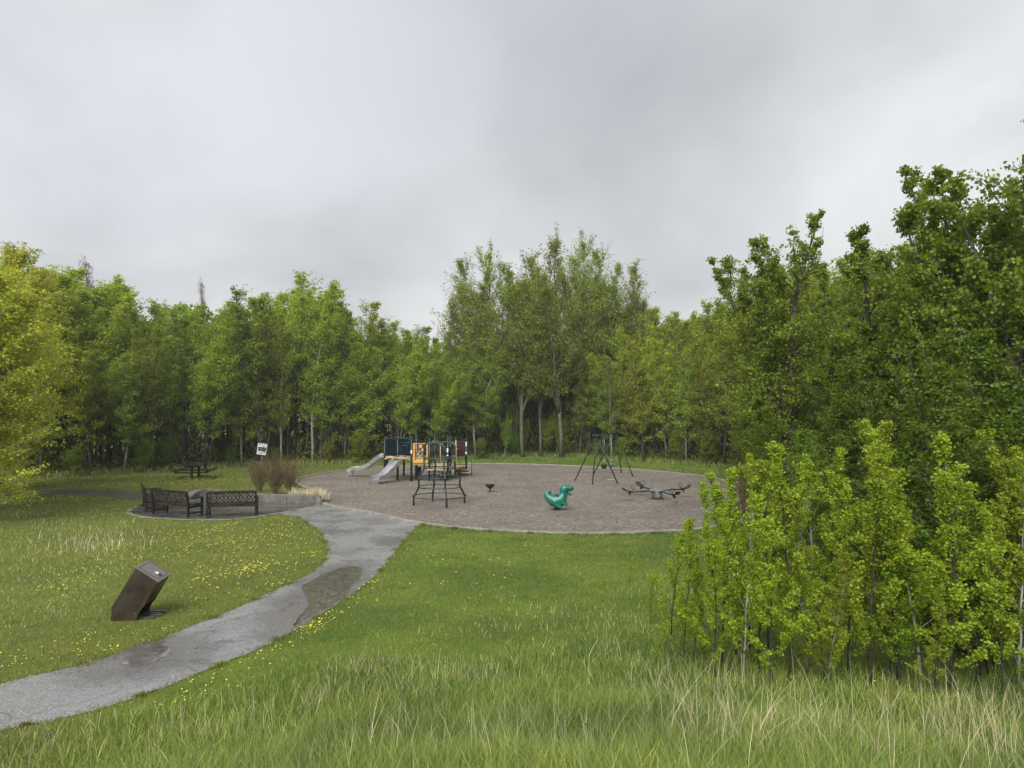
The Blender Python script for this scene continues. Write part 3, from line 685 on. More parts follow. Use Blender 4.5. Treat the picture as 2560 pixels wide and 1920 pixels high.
# ------------------------------------------------------------------ play structure
def play_structure():
    O = Vector((-5.2, 39.0, .012))
    t = thing('play_structure', 'dark green play structure with two steel slides, tan steps and a yellow framed panel', 'play structure', O)
    def L_(x, y, z=0): return Vector((x - O.x, y - O.y, z))
    posts = dict(A=(-7.0, 39.2, 2.22), B=(-6.15, 38.35, 2.25), C=(-5.33, 37.8, 2.28), D=(-5.25, 39.1, 2.3), E=(-6.2, 40.9, 2.3), F=(-7.1, 40.4, 2.2),
                 G=(-4.40, 38.0, 2.25), H=(-3.45, 38.3, 2.35), I=(-3.55, 41.0, 2.2), J=(-3.3, 41.6, 2.1), K=(-2.66, 41.4, 2.05), Q=(-4.4, 40.6, 2.3))
    P = {}
    for k, (x, y, h) in posts.items():
        P[k] = (x, y, h)
        po = MB().tube([L_(x, y, 0), L_(x, y, h)], .058, 12).build('post', M['green'], t)
        MB().lathe([(.062, 0), (.066, .03), (.05, .06), (.02, .075), (0, .08)], L_(x, y, h - .02), 12).build('post_cap', M['greenlight'], po)
    def deck(keys, z, mat=M['tan'], name='deck', th=.07):
        poly = [(posts[k][0] - O.x, posts[k][1] - O.y) for k in keys]
        MB().prism(poly, z - th, z, 'z').build(name, mat, t)
    deck('ABCDEF', 1.17); deck(['G', 'H', 'I', 'Q'], .80)
    deck(['I', 'J', 'K', 'H'], .58)
    # bridge deck between C and G
    MB().prism([(-5.27 - O.x, 37.82 - O.y), (-4.46 - O.x, 37.95 - O.y), (-4.46 - O.x, 39.0 - O.y), (-5.2 - O.x, 39.0 - O.y)], .86, .94, 'z').build('bridge_deck', M['yellow'], t)
    def panel(a, b, z0, z1, mat, arch=.12, name='wall_panel', cut=0, th=.035):
        A = L_(*posts[a][:2]); B = L_(*posts[b][:2]); d = (B - A); l = d.length - .13; d.normalize(); n = Vector((-d.y, d.x, 0)); m0 = (A + B) / 2
        pts = [(-l / 2, z0), (l / 2, z0)] if not cut else [(-l / 2, z0 - cut)] + [(-l / 2 * math.cos(q) * .86, z0 - cut + cut * 1.2 * math.sin(q)) for q in [math.pi * k / 8 for k in range(9)]] + [(l / 2, z0 - cut)]
        pts += [(l / 2 * math.cos(q), z1 - arch + arch * math.sin(q)) for q in [math.pi * k / 10 for k in range(11)]]
        vs = [m0 + d * u + n * s + Vector((0, 0, z)) for s in (-th / 2, th / 2) for u, z in pts]; m = len(pts)
        fs = [tuple(range(m)), tuple(reversed(range(m, 2 * m)))] + [(i, (i + 1) % m, m + (i + 1) % m, m + i) for i in range(m)]
        o = MB().add(vs, fs).build(name, mat, t)
        # ribs and top tube
        r = MB()
        for k in range(1, 8):
            u = -l / 2 + l * k / 8; r.box(m0 + d * u - n * .022 + Vector((0, 0, (z0 + z1) / 2 - .04)), (.018, .018, (z1 - z0) * .84), Matrix.Rotation(math.atan2(d.y, d.x), 3, 'Z'))
        r.build('rib', M['green'], o)
        MB().tube([m0 + d * (l / 2 * math.cos(q)) + Vector((0, 0, z1 - arch + arch * math.sin(q) + .01)) for q in [math.pi * k / 10 for k in range(11)]], .016, 6).build('trim_tube', M['greenlight'], o)
        return o
    panel('A', 'B', 1.28, 2.18, M['panel']); panel('B', 'C', 1.36, 2.24, M['panel']); panel('A', 'F', 1.85, 2.16, M['panel']); panel('D', 'E', 1.25, 2.2, M['panel']); panel('E', 'F', 1.25, 2.18, M['panel'])
    # tan arched skirt under the left panel
    A = L_(*posts['A'][:2]); B = L_(*posts['B'][:2]); d = (B - A).normalized(); l = (B - A).length - .13; m0 = (A + B) / 2 - Vector((-d.y, d.x, 0)) * .03
    MB().tube([m0 + d * (-l / 2 + l * k / 10) + Vector((0, 0, 1.06 + .13 * math.sin(math.pi * k / 10))) for k in range(11)], .048, 8).build('arch_skirt', M['tan'], t)
    MB().tube([L_(-6.1, 38.3, 2.02), L_(-5.38, 37.78, 2.02)], .018, 6).build('grab_bar', M['greenlight'], t)
    MB().tube([L_(-5.9, 38.1, 1.86), L_(-5.55, 37.86, 1.86)], .014, 6).build('grab_bar', M['greenlight'], t)
    # slides
    def slide(path, w, name='slide'):
        pts = smooth_path(path, 6); vs = []; fs = []; m = len(pts)
        prof = [(-w / 2 - .03, .17), (-w / 2, .17), (-w / 2 + .01, .02), (w / 2 - .01, .02), (w / 2, .17), (w / 2 + .03, .17), (w / 2 + .03, -.02), (-w / 2 - .03, -.02)]
        for i, q in enumerate(pts):
            a = pts[max(i - 1, 0)]; b = pts[min(i + 1, m - 1)]; dd = Vector(b - a); dd.normalize(); side = Vector((dd.y, -dd.x, 0)).normalized(); upv = side.cross(dd); upv = -upv if upv.z < 0 else upv
            for (u, z) in prof: vs.append(L_(*q) + side * u + upv * z)
        k = len(prof)
        for i in range(m - 1):
            for j in range(k): j2 = (j + 1) % k; fs.append((i * k + j, i * k + j2, (i + 1) * k + j2, (i + 1) * k + j))
        fs += [tuple(range(k)), tuple((m - 1) * k + j for j in range(k))]
        o = MB().add(vs, fs, False).build(name, M['steel'], t)
        rail = MB()
        for sgn in (1, 4):
            rail.tube([(Vector(vs[i * k + sgn]) + Vector(vs[i * k + (0 if sgn == 1 else 5)])) / 2 for i in range(m)], .018, 6)
        rail.build('side_rail', M['steel'], o)
        return o, pts
    s1, _ = slide([(-5.85, 38.05, 1.17), (-5.95, 37.9, 1.13), (-6.15, 37.62, .92), (-6.4, 37.22, .58), (-6.62, 36.9, .34), (-6.8, 36.6, .25), (-6.95, 36.3, .22)], .46)
    MB().box(L_(-6.98, 36.26, .10), (.54, .05, .2), Matrix.Rotation(R(-25), 3, 'Z')).build('slide_foot', M['galv'], s1)
    MB().prism([(-6.1 - O.x, 38.2 - O.y), (-5.45 - O.x, 37.75 - O.y), (-5.65 - O.x, 37.55 - O.y), (-6.2 - O.x, 37.95 - O.y)], 1.19, 1.25, 'z').build('slide_hood', M['tan'], t)
    s2, pts = slide([(-7.1, 39.9, 1.17), (-7.3, 39.95, 1.12), (-7.7, 40.1, .82), (-8.15, 40.25, .52), (-8.6, 40.4, .40), (-9.0, 40.5, .36), (-9.25, 40.55, .22)], .42)
    rb = MB()
    for q in pts[4:-5:1]: rb.bar(L_(q[0], q[1] - .26, q[2] + .02), L_(q[0] + .01, q[1] - .26, q[2] + .15), .014)
    rb.build('slide_ribs', M['galv'], s2)
    for x, y in ((-9.2, 40.3), (-9.1, 40.75)): MB().tube([L_(x, y, 0), L_(x + .08, y, .3)], .022, 6).build('slide_leg', M['galv'], s2)
    # yellow framed play panel between C and G
    C = L_(-5.26, 37.78); G = L_(-4.47, 37.93); ang = math.atan2((G - C).y, (G - C).x); m0 = (C + G) / 2; W = (G - C).length; rot = Matrix.Rotation(ang, 3, 'Z'); dd = (G - C).normalized()
    pf = MB().box(m0 + Vector((0, 0, 1.98)), (W, .05, .05), rot).box(m0 + Vector((0, 0, 1.03)), (W, .06, .16), rot)
    pf.box(C + dd * .065 + Vector((0, 0, 1.52)), (.13, .05, .9), rot).box(G - dd * .05 + Vector((0, 0, 1.52)), (.09, .05, .9), rot)
    fr = pf.build('yellow_frame', M['yellow'], t)
    g2 = MB(); c0 = m0 + dd * .0
    for u in (-.20, -.07, .07, .20): g2.box(c0 + dd * u + Vector((0, 0, 1.5)), (.018, .035, .82), rot)
    g2.box(c0 + Vector((0, 0, 1.84)), (.14, .045, .16), rot)
    for (u0, z0, u1, z1) in ((-.19, 1.15, -.08, 1.3), (-.08, 1.15, -.19, 1.3), (-.19, 1.35, -.08, 1.5), (-.08, 1.35, -.19, 1.5), (-.06, 1.2, .06, 1.42), (.06, 1.2, -.06, 1.42), (.08, 1.15, .19, 1.32), (.19, 1.32, .08, 1.5), (-.06, 1.5, .06, 1.66), (.08, 1.6, .19, 1.5), (-.19, 1.62, -.08, 1.55)):
        g2.bar(c0 + dd * u0 + Vector((0, 0, z0)), c0 + dd * u1 + Vector((0, 0, z1)), .02, .03)
    g2.box(c0 + Vector((0, 0, 1.12)), (.46, .035, .03), rot)
    g2.build('maze_bars', M['tan'], fr)
    MB().box(c0 + dd * .03 + Vector((0, .06, 1.83)), (.42, .02, .26), rot).build('red_back', M['red'], fr)
    MB().box(c0 + dd * .13 + Vector((0, -.03, 1.66)), (.05, .02, .09), rot).build('white_marker', M['white'], fr)
    MB().tube([C + Vector((0, .02, 2.17)), G + Vector((0, .02, 2.06))], .016, 6).build('top_rail', M['greenlight'], t)
    for (x, y, z, h) in ((-5.335, 37.735, 1.55, .17), (-3.46, 38.235, 1.60, .22), (-3.46, 38.235, 1.33, .07), (-2.66, 41.33, 1.80, .24), (-2.66, 41.33, 1.28, .14)):
        MB().box(L_(x, y, z), (.075, .012, h)).build('decal', M['white'], t)
    # tower B walls: bar railings and loops
    def rail(a, b, z0, z1, nb, mat=M['green'], name='bar_railing'):
        A = L_(*posts[a][:2]); B = L_(*posts[b][:2]); r = MB()
        r.tube([A + Vector((0, 0, z0)), B + Vector((0, 0, z0))], .018, 6); r.tube([A + Vector((0, 0, z1)), B + Vector((0, 0, z1))], .018, 6)
        for k in range(1, nb): q = A.lerp(B, k / nb); r.tube([q + Vector((0, 0, z0)), q + Vector((0, 0, z1))], .011, 5)
        r.build(name, mat, t)
    rail('G', 'H', .95, 1.85, 8); rail('G', 'Q', .95, 1.8, 6); rail('Q', 'I', .95, 1.75, 8); rail('H', 'I', .9, 1.6, 8)
    MB().tube([L_(-4.05, 39.6, 0), L_(-4.05, 39.6, 2.3), L_(-4.0, 39.6, 2.5), L_(-3.85, 39.6, 2.6), L_(-3.6, 39.6, 2.6), L_(-3.44, 39.6, 2.5), L_(-3.40, 39.6, 2.3), L_(-3.4, 39.6, 1.0)], .022, 8).build('arched_pole', M['greenlight'], t)
    MB().tube([L_(-3.45, 38.3, 2.2), L_(-3.2, 39.0, 2.32), L_(-2.9, 40.2, 2.2), L_(-2.66, 41.4, 2.0)], .018, 6).build('top_rail', M['greenlight'], t)
    MB().prism([(-3.9 - O.x, 38.55 - O.y), (-3.9 - O.x + .05, 38.55 - O.y), (-3.85 - O.x, 38.6 - O.y), (-3.9 - O.x, 38.6 - O.y)], 1.0, 2.0, 'z').build('tan_upright', M['tan'], t)
    MB().box(L_(-3.12, 39.6, 1.45), (.07, .06, 1.25)).build('tan_upright', M['tan'], t)
    panel('J', 'K', 1.1, 1.95, M['maroon'], .04, 'maroon_panel'); panel('H', 'I', .85, 1.7, M['panel'], .05)
    for k in range(3): MB().lathe([(0, -.06), (.05, -.035), (.06, 0), (.05, .035), (0, .06)], L_(-3.15 + k * .17, 41.46, 1.5 - .1 * (k % 2)), 12).build('play_ball', M['maroon'] if k else M['red'], t)
    # ladder steps and lower tan platform below tower B
    MB().box(L_(-4.0, 38.0, .62), (1.0, .5, .10)).build('transfer_step', M['tan'], t)
    ls = MB()
    for k in range(3): ls.tube([L_(-4.25, 37.9, .15 + .17 * k), L_(-3.6, 37.9, .15 + .17 * k)], .018, 6)
    ls.tube([L_(-3.6, 37.9, 0), L_(-3.6, 37.9, 1.0)], .018, 6); ls.tube([L_(-4.25, 37.9, 0), L_(-4.25, 37.9, 1.0)], .018, 6); ls.build('ladder', M['green'], t)
    MB().box(L_(-5.05, 38.4, .45), (.34, .05, .55)).build('storage_panel', M['panel'], t)
    MB().lathe([(0, .0), (.17, .02), (.22, .10), (.20, .14), (.1, .08), (0, .06)], L_(-3.55, 37.75, .33), 18).build('stepping_pod', M['black'], t)
    MB().tube([L_(-3.55, 37.75, 0), L_(-3.55, 37.75, .36)], .03, 8).build('pod_post', M['spring'], t)
    # steps
    st = MB(); x0, y0, x1, y1 = -3.12, 42.6, -2.72, 41.3; 
    for k in range(4):
        u = (k + .5) / 4; cx_, cy_ = -3.1 + (-2.72 + 3.1) * u, 42.35 + (41.05 - 42.35) * u; z = .62 - .15 * k
        st.box(L_(cx_, cy_, z - .02), (.66, .36, .045), Matrix.Rotation(R(-6), 3, 'Z')).box(L_(cx_ + .02, cy_ + .16, z - .09), (.66, .03, .14), Matrix.Rotation(R(-6), 3, 'Z'))
    st.build('steps', M['tan'], t)
    for dx_ in (-.36, .36):
        MB().tube([L_(-3.1 + dx_, 42.2, 1.45), L_(-3.0 + dx_, 42.0, 1.4), L_(-2.7 + dx_, 41.05, .95), L_(-2.68 + dx_, 41.0, .85), L_(-2.68 + dx_, 41.0, 0)], .02, 8).build('handrail', M['greenlight'], t)
    MB().bar(L_(-2.75, 41.1, 0), L_(-2.75, 41.1, .12), .1).build('step_footing', M['spring'], t)
play_structure()

q0, q1 = pix(1519, 1200.5), pix(1538, 1199.5)
tag(MB().tube([q0 + Vector((0, 0, .03)), q0.lerp(q1, .5) + Vector((0, .03, .035)), q1 + Vector((0, 0, .03))], [.014, .012, .006], 6).build('fallen_stick', M['signwhite']), 'thin pale stick lying on the gravel between the legs of the swing frame', 'stick')
# ------------------------------------------------------------------ vegetation materials
def leaf_mat(name, a, b, c, trans=.42, gloss=.018):
    m = bpy.data.materials.new(name); m.use_nodes = True; m.node_tree.nodes.clear(); t = NT(m)
    r = t.n('ShaderNodeAttribute', attribute_name='rnd').outputs['Fac']
    oi = t.n('ShaderNodeObjectInfo')
    cc = t.ramp(r, [(0, a), (.5, b), (1, c)])
    cc = t.mix(1, cc, oi.outputs['Color'], 'MULTIPLY')
    hs = t.n('ShaderNodeHueSaturation', {'Hue': t.n('ShaderNodeMapRange', {0: oi.outputs['Random'], 1: 0., 2: 1., 3: .494, 4: .510}).outputs[0], 'Value': t.n('ShaderNodeMapRange', {0: oi.outputs['Random'], 1: 0., 2: 1., 3: .85, 4: 1.15}).outputs[0], 'Color': cc}).outputs[0]
    d = t.n('ShaderNodeBsdfDiffuse', {0: hs}); tr = t.n('ShaderNodeBsdfTranslucent', {0: t.mix(1, hs, (1.15, 1.15, .6), 'MULTIPLY')})
    gl = t.n('ShaderNodeBsdfGlossy', {0: (.9, .9, .9, 1), 1: .5})
    m1 = t.n('ShaderNodeMixShader', {0: trans, 1: d.outputs[0], 2: tr.outputs[0]}); m2 = t.n('ShaderNodeMixShader', {0: gloss, 1: m1.outputs[0], 2: gl.outputs[0]})
    t.l(m2.outputs[0], t.n('ShaderNodeOutputMaterial').inputs[0]); return m
LF = leaf_mat('spring_leaf', (.145, .202, .018), (.240, .312, .028), (.34, .41, .045))
LFD = leaf_mat('maple_leaf', (.115, .158, .014), (.195, .25, .022), (.29, .345, .034), .42)
REDL = leaf_mat('reddish_catkin_leaf', (.13, .065, .05), (.19, .10, .07), (.22, .15, .10), .2, .02)
def bark(name, a, b, dark, sc_=6):
    m = newmat(name, .75, spec=.3); t = NT(m); o = t.obj(); mp_ = t.n('ShaderNodeMapping', {'Vector': o, 'Scale': (3, 3, .8)}).outputs[0]
    c = t.mix(t.mr(t.noise(mp_, sc_, 6, .7), .35, .65), a, b); mp2 = t.n('ShaderNodeMapping', {'Vector': o, 'Scale': (1, 1, 4)}).outputs[0]
    c = t.mix(t.mr(t.noise(mp2, 2.2, 4, .6), .56, .64), c, dark); c = t.mix(1, c, t.n('ShaderNodeObjectInfo').outputs['Color'], 'MULTIPLY'); t.l(c, t.b.inputs['Base Color']); t.bump(t.noise(mp_, sc_ * 3, 5, .7), .5, .02); return m
B_PALE = bark('pale_aspen_bark', (.17, .17, .14), (.34, .34, .29), (.05, .045, .04))
B_DARK = bark('dark_wet_bark', (.028, .024, .018), (.07, .06, .045), (.018, .015, .012))
B_GREY = bark('grey_furrowed_bark', (.085, .075, .062), (.17, .155, .13), (.04, .034, .028), 10)
B_TWIG = bark('red_brown_twig', (.085, .055, .03), (.17, .115, .065), (.045, .03, .018))
# ------------------------------------------------------------------ tree generator
def leaves(rng, C, k, cr_, size, updown=.25, flat=.6):
    n = len(C) * k
    c = np.repeat(C, k, 0) + rng.normal(0, 1, (n, 3)) * cr_ * np.array([1, 1, flat])
    nr = rng.normal(0, 1, (n, 3)) + np.array([0, 0, updown]); nr /= np.linalg.norm(nr, axis=1)[:, None]
    a = rng.normal(0, 1, (n, 3)) + np.array([0, 0, -.5]); u = np.cross(nr, a); u /= np.linalg.norm(u, axis=1)[:, None] + 1e-9; v = np.cross(nr, u)
    s = (size * rng.uniform(.6, 1.3, n))[:, None]
    fold = nr * s * rng.uniform(-.12, .22, n)[:, None]
    V = np.stack([c - u * s * .5, c - v * s * .42 + fold, c + u * s * .5, c + v * s * .42 + fold], 1).reshape(-1, 3)
    g = np.repeat(rng.uniform(0, 1, len(C)), k); r = np.clip(.55 * g + .45 * rng.uniform(0, 1, n), 0, 1)
    return V, r
def tree_mesh(seed, H, r0, c0, spread, nprim, asc=(30, 65), nsec=4, cl=(10, .25), leaf=.12, bark_m=None, leaf_m=None, prof=None, lean=0, wob=.03, step=.35, forks=0, toplv=True, bare=.0, curve=.35, secl=.42, topair=0.):
    rng = np.random.default_rng(seed); rd = random.Random(seed); mb = MB(); C = []; CR = []
    prof = prof or (lambda u: math.sin(math.pi * min(1, (.12 + u * .88)) ** .8) ** .7)
    def stem(base, d, Ls, r, n, up=.0, w=wob):
        pts = [Vector(base)]; d = Vector(d).normalized()
        for i in range(n):
            d = (d + Vector((rd.gauss(0, w), rd.gauss(0, w), rd.gauss(0, w * .5) + up))).normalized(); pts.append(pts[-1] + d * Ls / n)
        return pts
    mains = []
    tr = stem((0, 0, 0), (math.sin(lean), 0, math.cos(lean)), H, r0, 10, .01); mains.append((tr, r0, c0, 1.0))
    for f in range(forks):
        u = rd.uniform(.18, .42); i = int(u * 10); a = rd.uniform(0, 6.28)
        st = stem(tr[i], (math.cos(a) * .30, math.sin(a) * .30, 1), H * (1 - u) * rd.uniform(.78, 1.0), r0 * .55, 8, .03); mains.append((st, r0 * .62, max(.1, c0 - u), .7))
    for (ms_, r, cc, wgt) in mains:
        m = len(ms_) - 1
        mb.tube(ms_, [r * ((1 - i / m) ** .75) * .95 + r * .05 for i in range(m + 1)], 8 if r > .05 else 6)
        Lm = sum((ms_[i + 1] - ms_[i]).length for i in range(m)); np_ = int(nprim * wgt)
        for k in range(np_):
            u = (k + rd.uniform(.2, .8)) / np_; tt = cc + (1 - cc) * u * .97; fi = tt * m; i = min(int(fi), m - 1); b = ms_[i].lerp(ms_[i + 1], fi - i)
            az = k * 2.4 + rd.uniform(-.5, .5); el = R(asc[0] + (asc[1] - asc[0]) * u + rd.uniform(-10, 10)); Lp = H * spread * prof(u) * rd.uniform(.45, 1.4) * (.75 if wgt < 1 else 1)
            if Lp < .05: continue
            d = (math.cos(az) * math.cos(el), math.sin(az) * math.cos(el), math.sin(el))
            br = stem(b, d, Lp, 0, 5, curve * .2, .08); rb = max(min(.006, r * .6), r * (1 - tt) ** .7 * .42)
            mb.tube(br, [rb * (1 - q / 6) for q in range(6)], 5, caps=False)
            subs = [(br, Lp, .35)]
            for s in range(nsec):
                us = rd.uniform(.25, .95); fi = us * 5; ii = min(int(fi), 4); bb = br[ii].lerp(br[ii + 1], fi - ii); dd = (br[ii + 1] - br[ii]).normalized() + Vector((rd.gauss(0, .6), rd.gauss(0, .6), rd.gauss(.15, .35)))
                Ls = Lp * secl * rd.uniform(.6, 1.2); sb = stem(bb, dd, Ls, 0, 3, .05, .12); mb.tube(sb, [rb * .45 * (1 - q / 4.5) for q in range(4)], 4, caps=False); subs.append((sb, Ls, .15))
            for (pp, Ls, st_) in subs:
                nn = max(2, int(Ls * (1 - st_) / step)); q0 = len(pp) - 1
                ub_ = tt if ms_ is tr else tt * .95
                for j in range(nn + 1):
                    if rd.random() < bare + max(0, ub_ - .62) * topair: continue
                    fi = (st_ + (1 - st_) * j / nn) * q0; ii = min(int(fi), q0 - 1); C.append(tuple(pp[ii].lerp(pp[ii + 1], fi - ii))); CR.append(1 if not topair else max(.55, 1 - max(0, tt - .55) * 1.0))
        if toplv:
            for j in range(int(H * .3 / step)): 
                fi = (.7 + .3 * rd.random()) * m; ii = min(int(fi), m - 1); C.append(tuple(ms_[ii].lerp(ms_[ii + 1], fi - ii))); CR.append(1)
    C = np.array(C); V, r = leaves(rng, C, cl[0], np.repeat(np.array(CR), cl[0])[:, None] * cl[1], leaf)
    tr_me = mb.build('trunk', bark_m); bpy.data.objects.remove(tr_me)
    cr_o = np_mesh('crown', V, 4, leaf_m, r); me = cr_o.data; bpy.data.objects.remove(cr_o)
    return bpy.data.meshes['trunk'] if False else (mb, me)
_tm = {}
def proto(key, **k):
    mb, crown = tree_mesh(**k); o = mb.build('trunk', k['bark_m']); me = o.data; bpy.data.objects.remove(o); me.name = 'trunk_' + key; crown.name = 'crown_' + key
    _tm[key] = (me, crown, k['H'], k['bark_m'])
def place(key, x, y, H, label, cat='tree', name='leafy_tree', group=None, rz=None, wide=1.0, tint=(1, 1, 1), btint=(1, 1, 1), z=None, tilt=(0, 0)):
    tm, cm, H0, _ = _tm[key]; s = H / H0
    if z is None: z = tz(x, y) - .05
    rz = rs.uniform(0, 6.28) if rz is None else rz
    t = thing(name, label, cat, (x, y, z), rz, group); t.scale = (s * wide, s * wide, s); t.rotation_euler = (tilt[0], tilt[1], rz)
    a = bpy.data.objects.new('trunk', tm); col.objects.link(a); a.parent = t; a.color = (*btint, 1)
    b = bpy.data.objects.new('crown', cm); col.objects.link(b); b.parent = t; b.color = (*tint, 1)
    return t
pn = lambda u: (min(1, .6 + u * 1.2)) * (1 - u) ** .85 * 1.05 + .07
pt = lambda u: (min(1, .5 + u * 1.3)) * (1 - u) ** .45 * 1.02 + .07
for i in range(5): proto('aspen%d' % i, seed=20 + i, H=11, r0=.085, c0=.14 + .05 * (i % 3), spread=(.19, .17, .20, .18, .19)[i], nprim=36, asc=(26, 72), nsec=7, cl=(8, .15), leaf=.098, bark_m=(B_DARK, B_PALE, B_DARK, B_GREY, B_DARK)[i], leaf_m=LF, step=.26, forks=(2, 3, 2, 3, 4)[i], prof=pt, toplv=False, wob=.045, topair=0.8)
for i in range(3): proto('cotton%d' % i, seed=40 + i, H=16, r0=.155, c0=.30, spread=.23, nprim=40, asc=(28, 70), nsec=8, cl=(7, .19), leaf=.115, bark_m=B_GREY, leaf_m=LFD, step=.32, forks=4, wob=.04, prof=pt, toplv=False, topair=0.55)
for i in range(3): proto('near%d' % i, seed=60 + i, H=9, r0=.13, c0=.07, spread=.27, nprim=44, asc=(5, 62), nsec=9, cl=(15, .085), leaf=.075, bark_m=(B_GREY, B_DARK, B_GREY)[i], leaf_m=LFD, step=.19, forks=3, prof=pn, toplv=False, wob=.045, topair=.9)
for i in range(2): proto('open%d' % i, seed=65 + i, H=9, r0=.13, c0=.12, spread=.27, nprim=34, asc=(12, 60), nsec=8, cl=(15, .075), leaf=.072, bark_m=B_GREY, leaf_m=LFD, step=.19, forks=4, prof=pn, toplv=False, wob=.06, topair=1.1, bare=.16)
for i in range(2): proto('yellow%d' % i, seed=75 + i, H=9, r0=.11, c0=.04, spread=.27, nprim=54, asc=(-8, 66), nsec=9, cl=(12, .10), leaf=.075, bark_m=B_PALE, leaf_m=LF, step=.2, forks=4, lean=.1, prof=pt, toplv=False, wob=.045, topair=0.55)
for i in range(5): proto('sapling%d' % i, seed=90 + i, H=3, r0=.017, c0=.06, spread=(.23, .19, .26, .20, .24)[i], nprim=21, asc=(44, 78), nsec=1, cl=(19, .030), leaf=.033, bark_m=B_PALE if i == 2 else B_DARK, leaf_m=LF, step=.040, wob=.06, prof=lambda u: (1 - u) ** .7 * 1.0 + .10, secl=.42, toplv=True)
for i in range(3): proto('young%d' % i, seed=170 + i, H=5.5, r0=.045, c0=.06, spread=.23, nprim=38, asc=(22, 72), nsec=6, cl=(12, .055), leaf=.052, bark_m=(B_PALE, B_DARK, B_GREY)[i], leaf_m=LF, step=.11, forks=1, prof=pt, toplv=False, wob=.05, topair=0.55)
for i in range(3): proto('bush%d' % i, seed=110 + i, H=3.2, r0=.03, c0=.05, spread=.42, nprim=26, asc=(25, 70), nsec=5, cl=(9, .13), leaf=.10, bark_m=B_DARK, leaf_m=LFD, step=.22, forks=3)
def twig_shrub(key, seed, H, n, tilt):
    rd = random.Random(seed); mb = MB(); C = []
    def go(b, d, Ls, r, lvl):
        pts = [b]
        for i in range(4): d = (d + Vector((rd.gauss(0, .07), rd.gauss(0, .07), .05))).normalized(); pts.append(pts[-1] + d * Ls / 4)
        mb.tube(pts, [r * (1 - q / 6) for q in range(5)], 4, caps=False)
        if lvl < 2:
            for k in range(5 if lvl == 0 else 2):
                i = rd.randrange(1, 4); go(pts[i], (d + Vector((rd.gauss(0, .28), rd.gauss(0, .28), .1))).normalized(), Ls * rd.uniform(.35, .55), r * .7, lvl + 1)
        C.append(tuple(pts[-1]))
    for k in range(n):
        a = rd.uniform(0, 6.28); q = rd.uniform(0, tilt); rr = rd.uniform(0, .12)
        go(Vector((rr * math.cos(a), rr * math.sin(a), 0)), Vector((math.cos(a) * math.tan(q), math.sin(a) * math.tan(q), 1)).normalized(), H * rd.uniform(.6, .95) * (1 - .2 * q), .0042, 0)
    C = np.array(C); V, r = leaves(np.random.default_rng(seed), C, 2, .03, .022)
    o = mb.build('trunk', B_TWIG); me = o.data; bpy.data.objects.remove(o); me.name = 'trunk_' + key
    c = np_mesh('crown', V, 4, REDL, r); cm = c.data; bpy.data.objects.remove(c); cm.name = 'crown_' + key; _tm[key] = (me, cm, H, B_TWIG)
for i in range(3): twig_shrub('twig%d' % i, 130 + i, 1.35, 52, R(36))
proto('poplar', seed=150, H=20, r0=.2, c0=.12, spread=.17, nprim=80, asc=(70, 82), nsec=6, cl=(3, .2), leaf=.12, bark_m=B_TWIG, leaf_m=REDL, step=.4, prof=lambda u: .9 - .55 * u)
proto('thin', seed=151, H=13, r0=.12, c0=.3, spread=.15, nprim=36, asc=(35, 66), nsec=4, cl=(4, .18), leaf=.12, bark_m=B_GREY, leaf_m=LF, step=.45)

# ------------------------------------------------------------------ skyline (photo rows) -> tree heights where they stand
SK = np.array([(-400, 560), (-100, 560), (0, 575), (60, 552), (120, 560), (165, 556), (200, 600), (260, 622), (340, 622), (385, 650), (400, 615), (430, 606), (470, 640), (520, 660), (560, 612), (600, 583), (645, 610), (695, 577), (735, 640), (760, 688), (800, 690), (870, 692), (930, 715), (960, 715), (1360, 715), (1395, 650), (1440, 690), (1485, 655), (1540, 665), (1570, 640), (1620, 620), (1700, 560), (2212, 500), (2600, 480)], float)
def sky_h(x, y): return CAMZ + (1030 - np.interp((CX + FPX * x / y) / D, SK[:, 0], SK[:, 1]) * D) / FPX * y
TL = [(-48, 37), (-33, 38.5), (-25.5, 41), (-21, 46.5), (-17.4, 49), (-11.6, 51.5), (-3.9, 56), (.9, 59.3), (3.9, 59.3), (9.8, 53), (14.3, 47.5), (17, 41), (18.5, 36)]
TLs = np.array(smooth_path(TL, 8)); seg = np.r_[0, np.cumsum(np.linalg.norm(np.diff(TLs, axis=0), axis=1))]
def along(s, off):
    x = np.interp(s, seg, TLs[:, 0]); y = np.interp(s, seg, TLs[:, 1]); c = np.array([-2., 30.]); d = np.array([x, y]) - c; d /= np.linalg.norm(d); return x + d[0] * off, y + d[1] * off
marks = [(490, 'the picnic table'), (657, 'the white notice sign'), (1000, 'the steel slides'), (1225, 'the spinner dish'), (1510, 'the swing frame'), (1650, 'the see-saw')]
ordn = ['', 'second ', 'third ', 'fourth ', 'fifth ', 'sixth ', 'seventh ', 'eighth ', 'ninth ', 'tenth ', 'eleventh ', 'twelfth ']
rows = []
for k, (sp, off) in enumerate(((1.75, 0), (1.9, 2.3), (2.0, 4.6), (2.3, 7.2), (2.8, 10.5))):
    s = .7 * k
    while s < seg[-1]:
        x, y = along(s + rs.uniform(-.5, .5), off + rs.uniform(-.8, .8)); px = CX + FPX * x / y
        if -120 < px < 2350: rows.append((k, px, x, y))
        s += sp * rs.uniform(.75, 1.25)
def tint_for(px, y):
    d = px / D
    if d < 230: b = (1.3, 1.22, .9)
    elif d < 760: b = (1.0, 1.0, .9)
    elif d < 960: b = (1.0, .98, 1.0)
    elif d < 1330: b = (.92, .92, 1.05)
    elif d < 1560: b = (1.06, .98, .9)
    else: b = (.95, .92, .8)
    v = rs.uniform(.88, 1.25); h = rs.uniform(-.08, .07); return (b[0] * v * (1 + h), b[1] * v, b[2] * v * (1 - h))
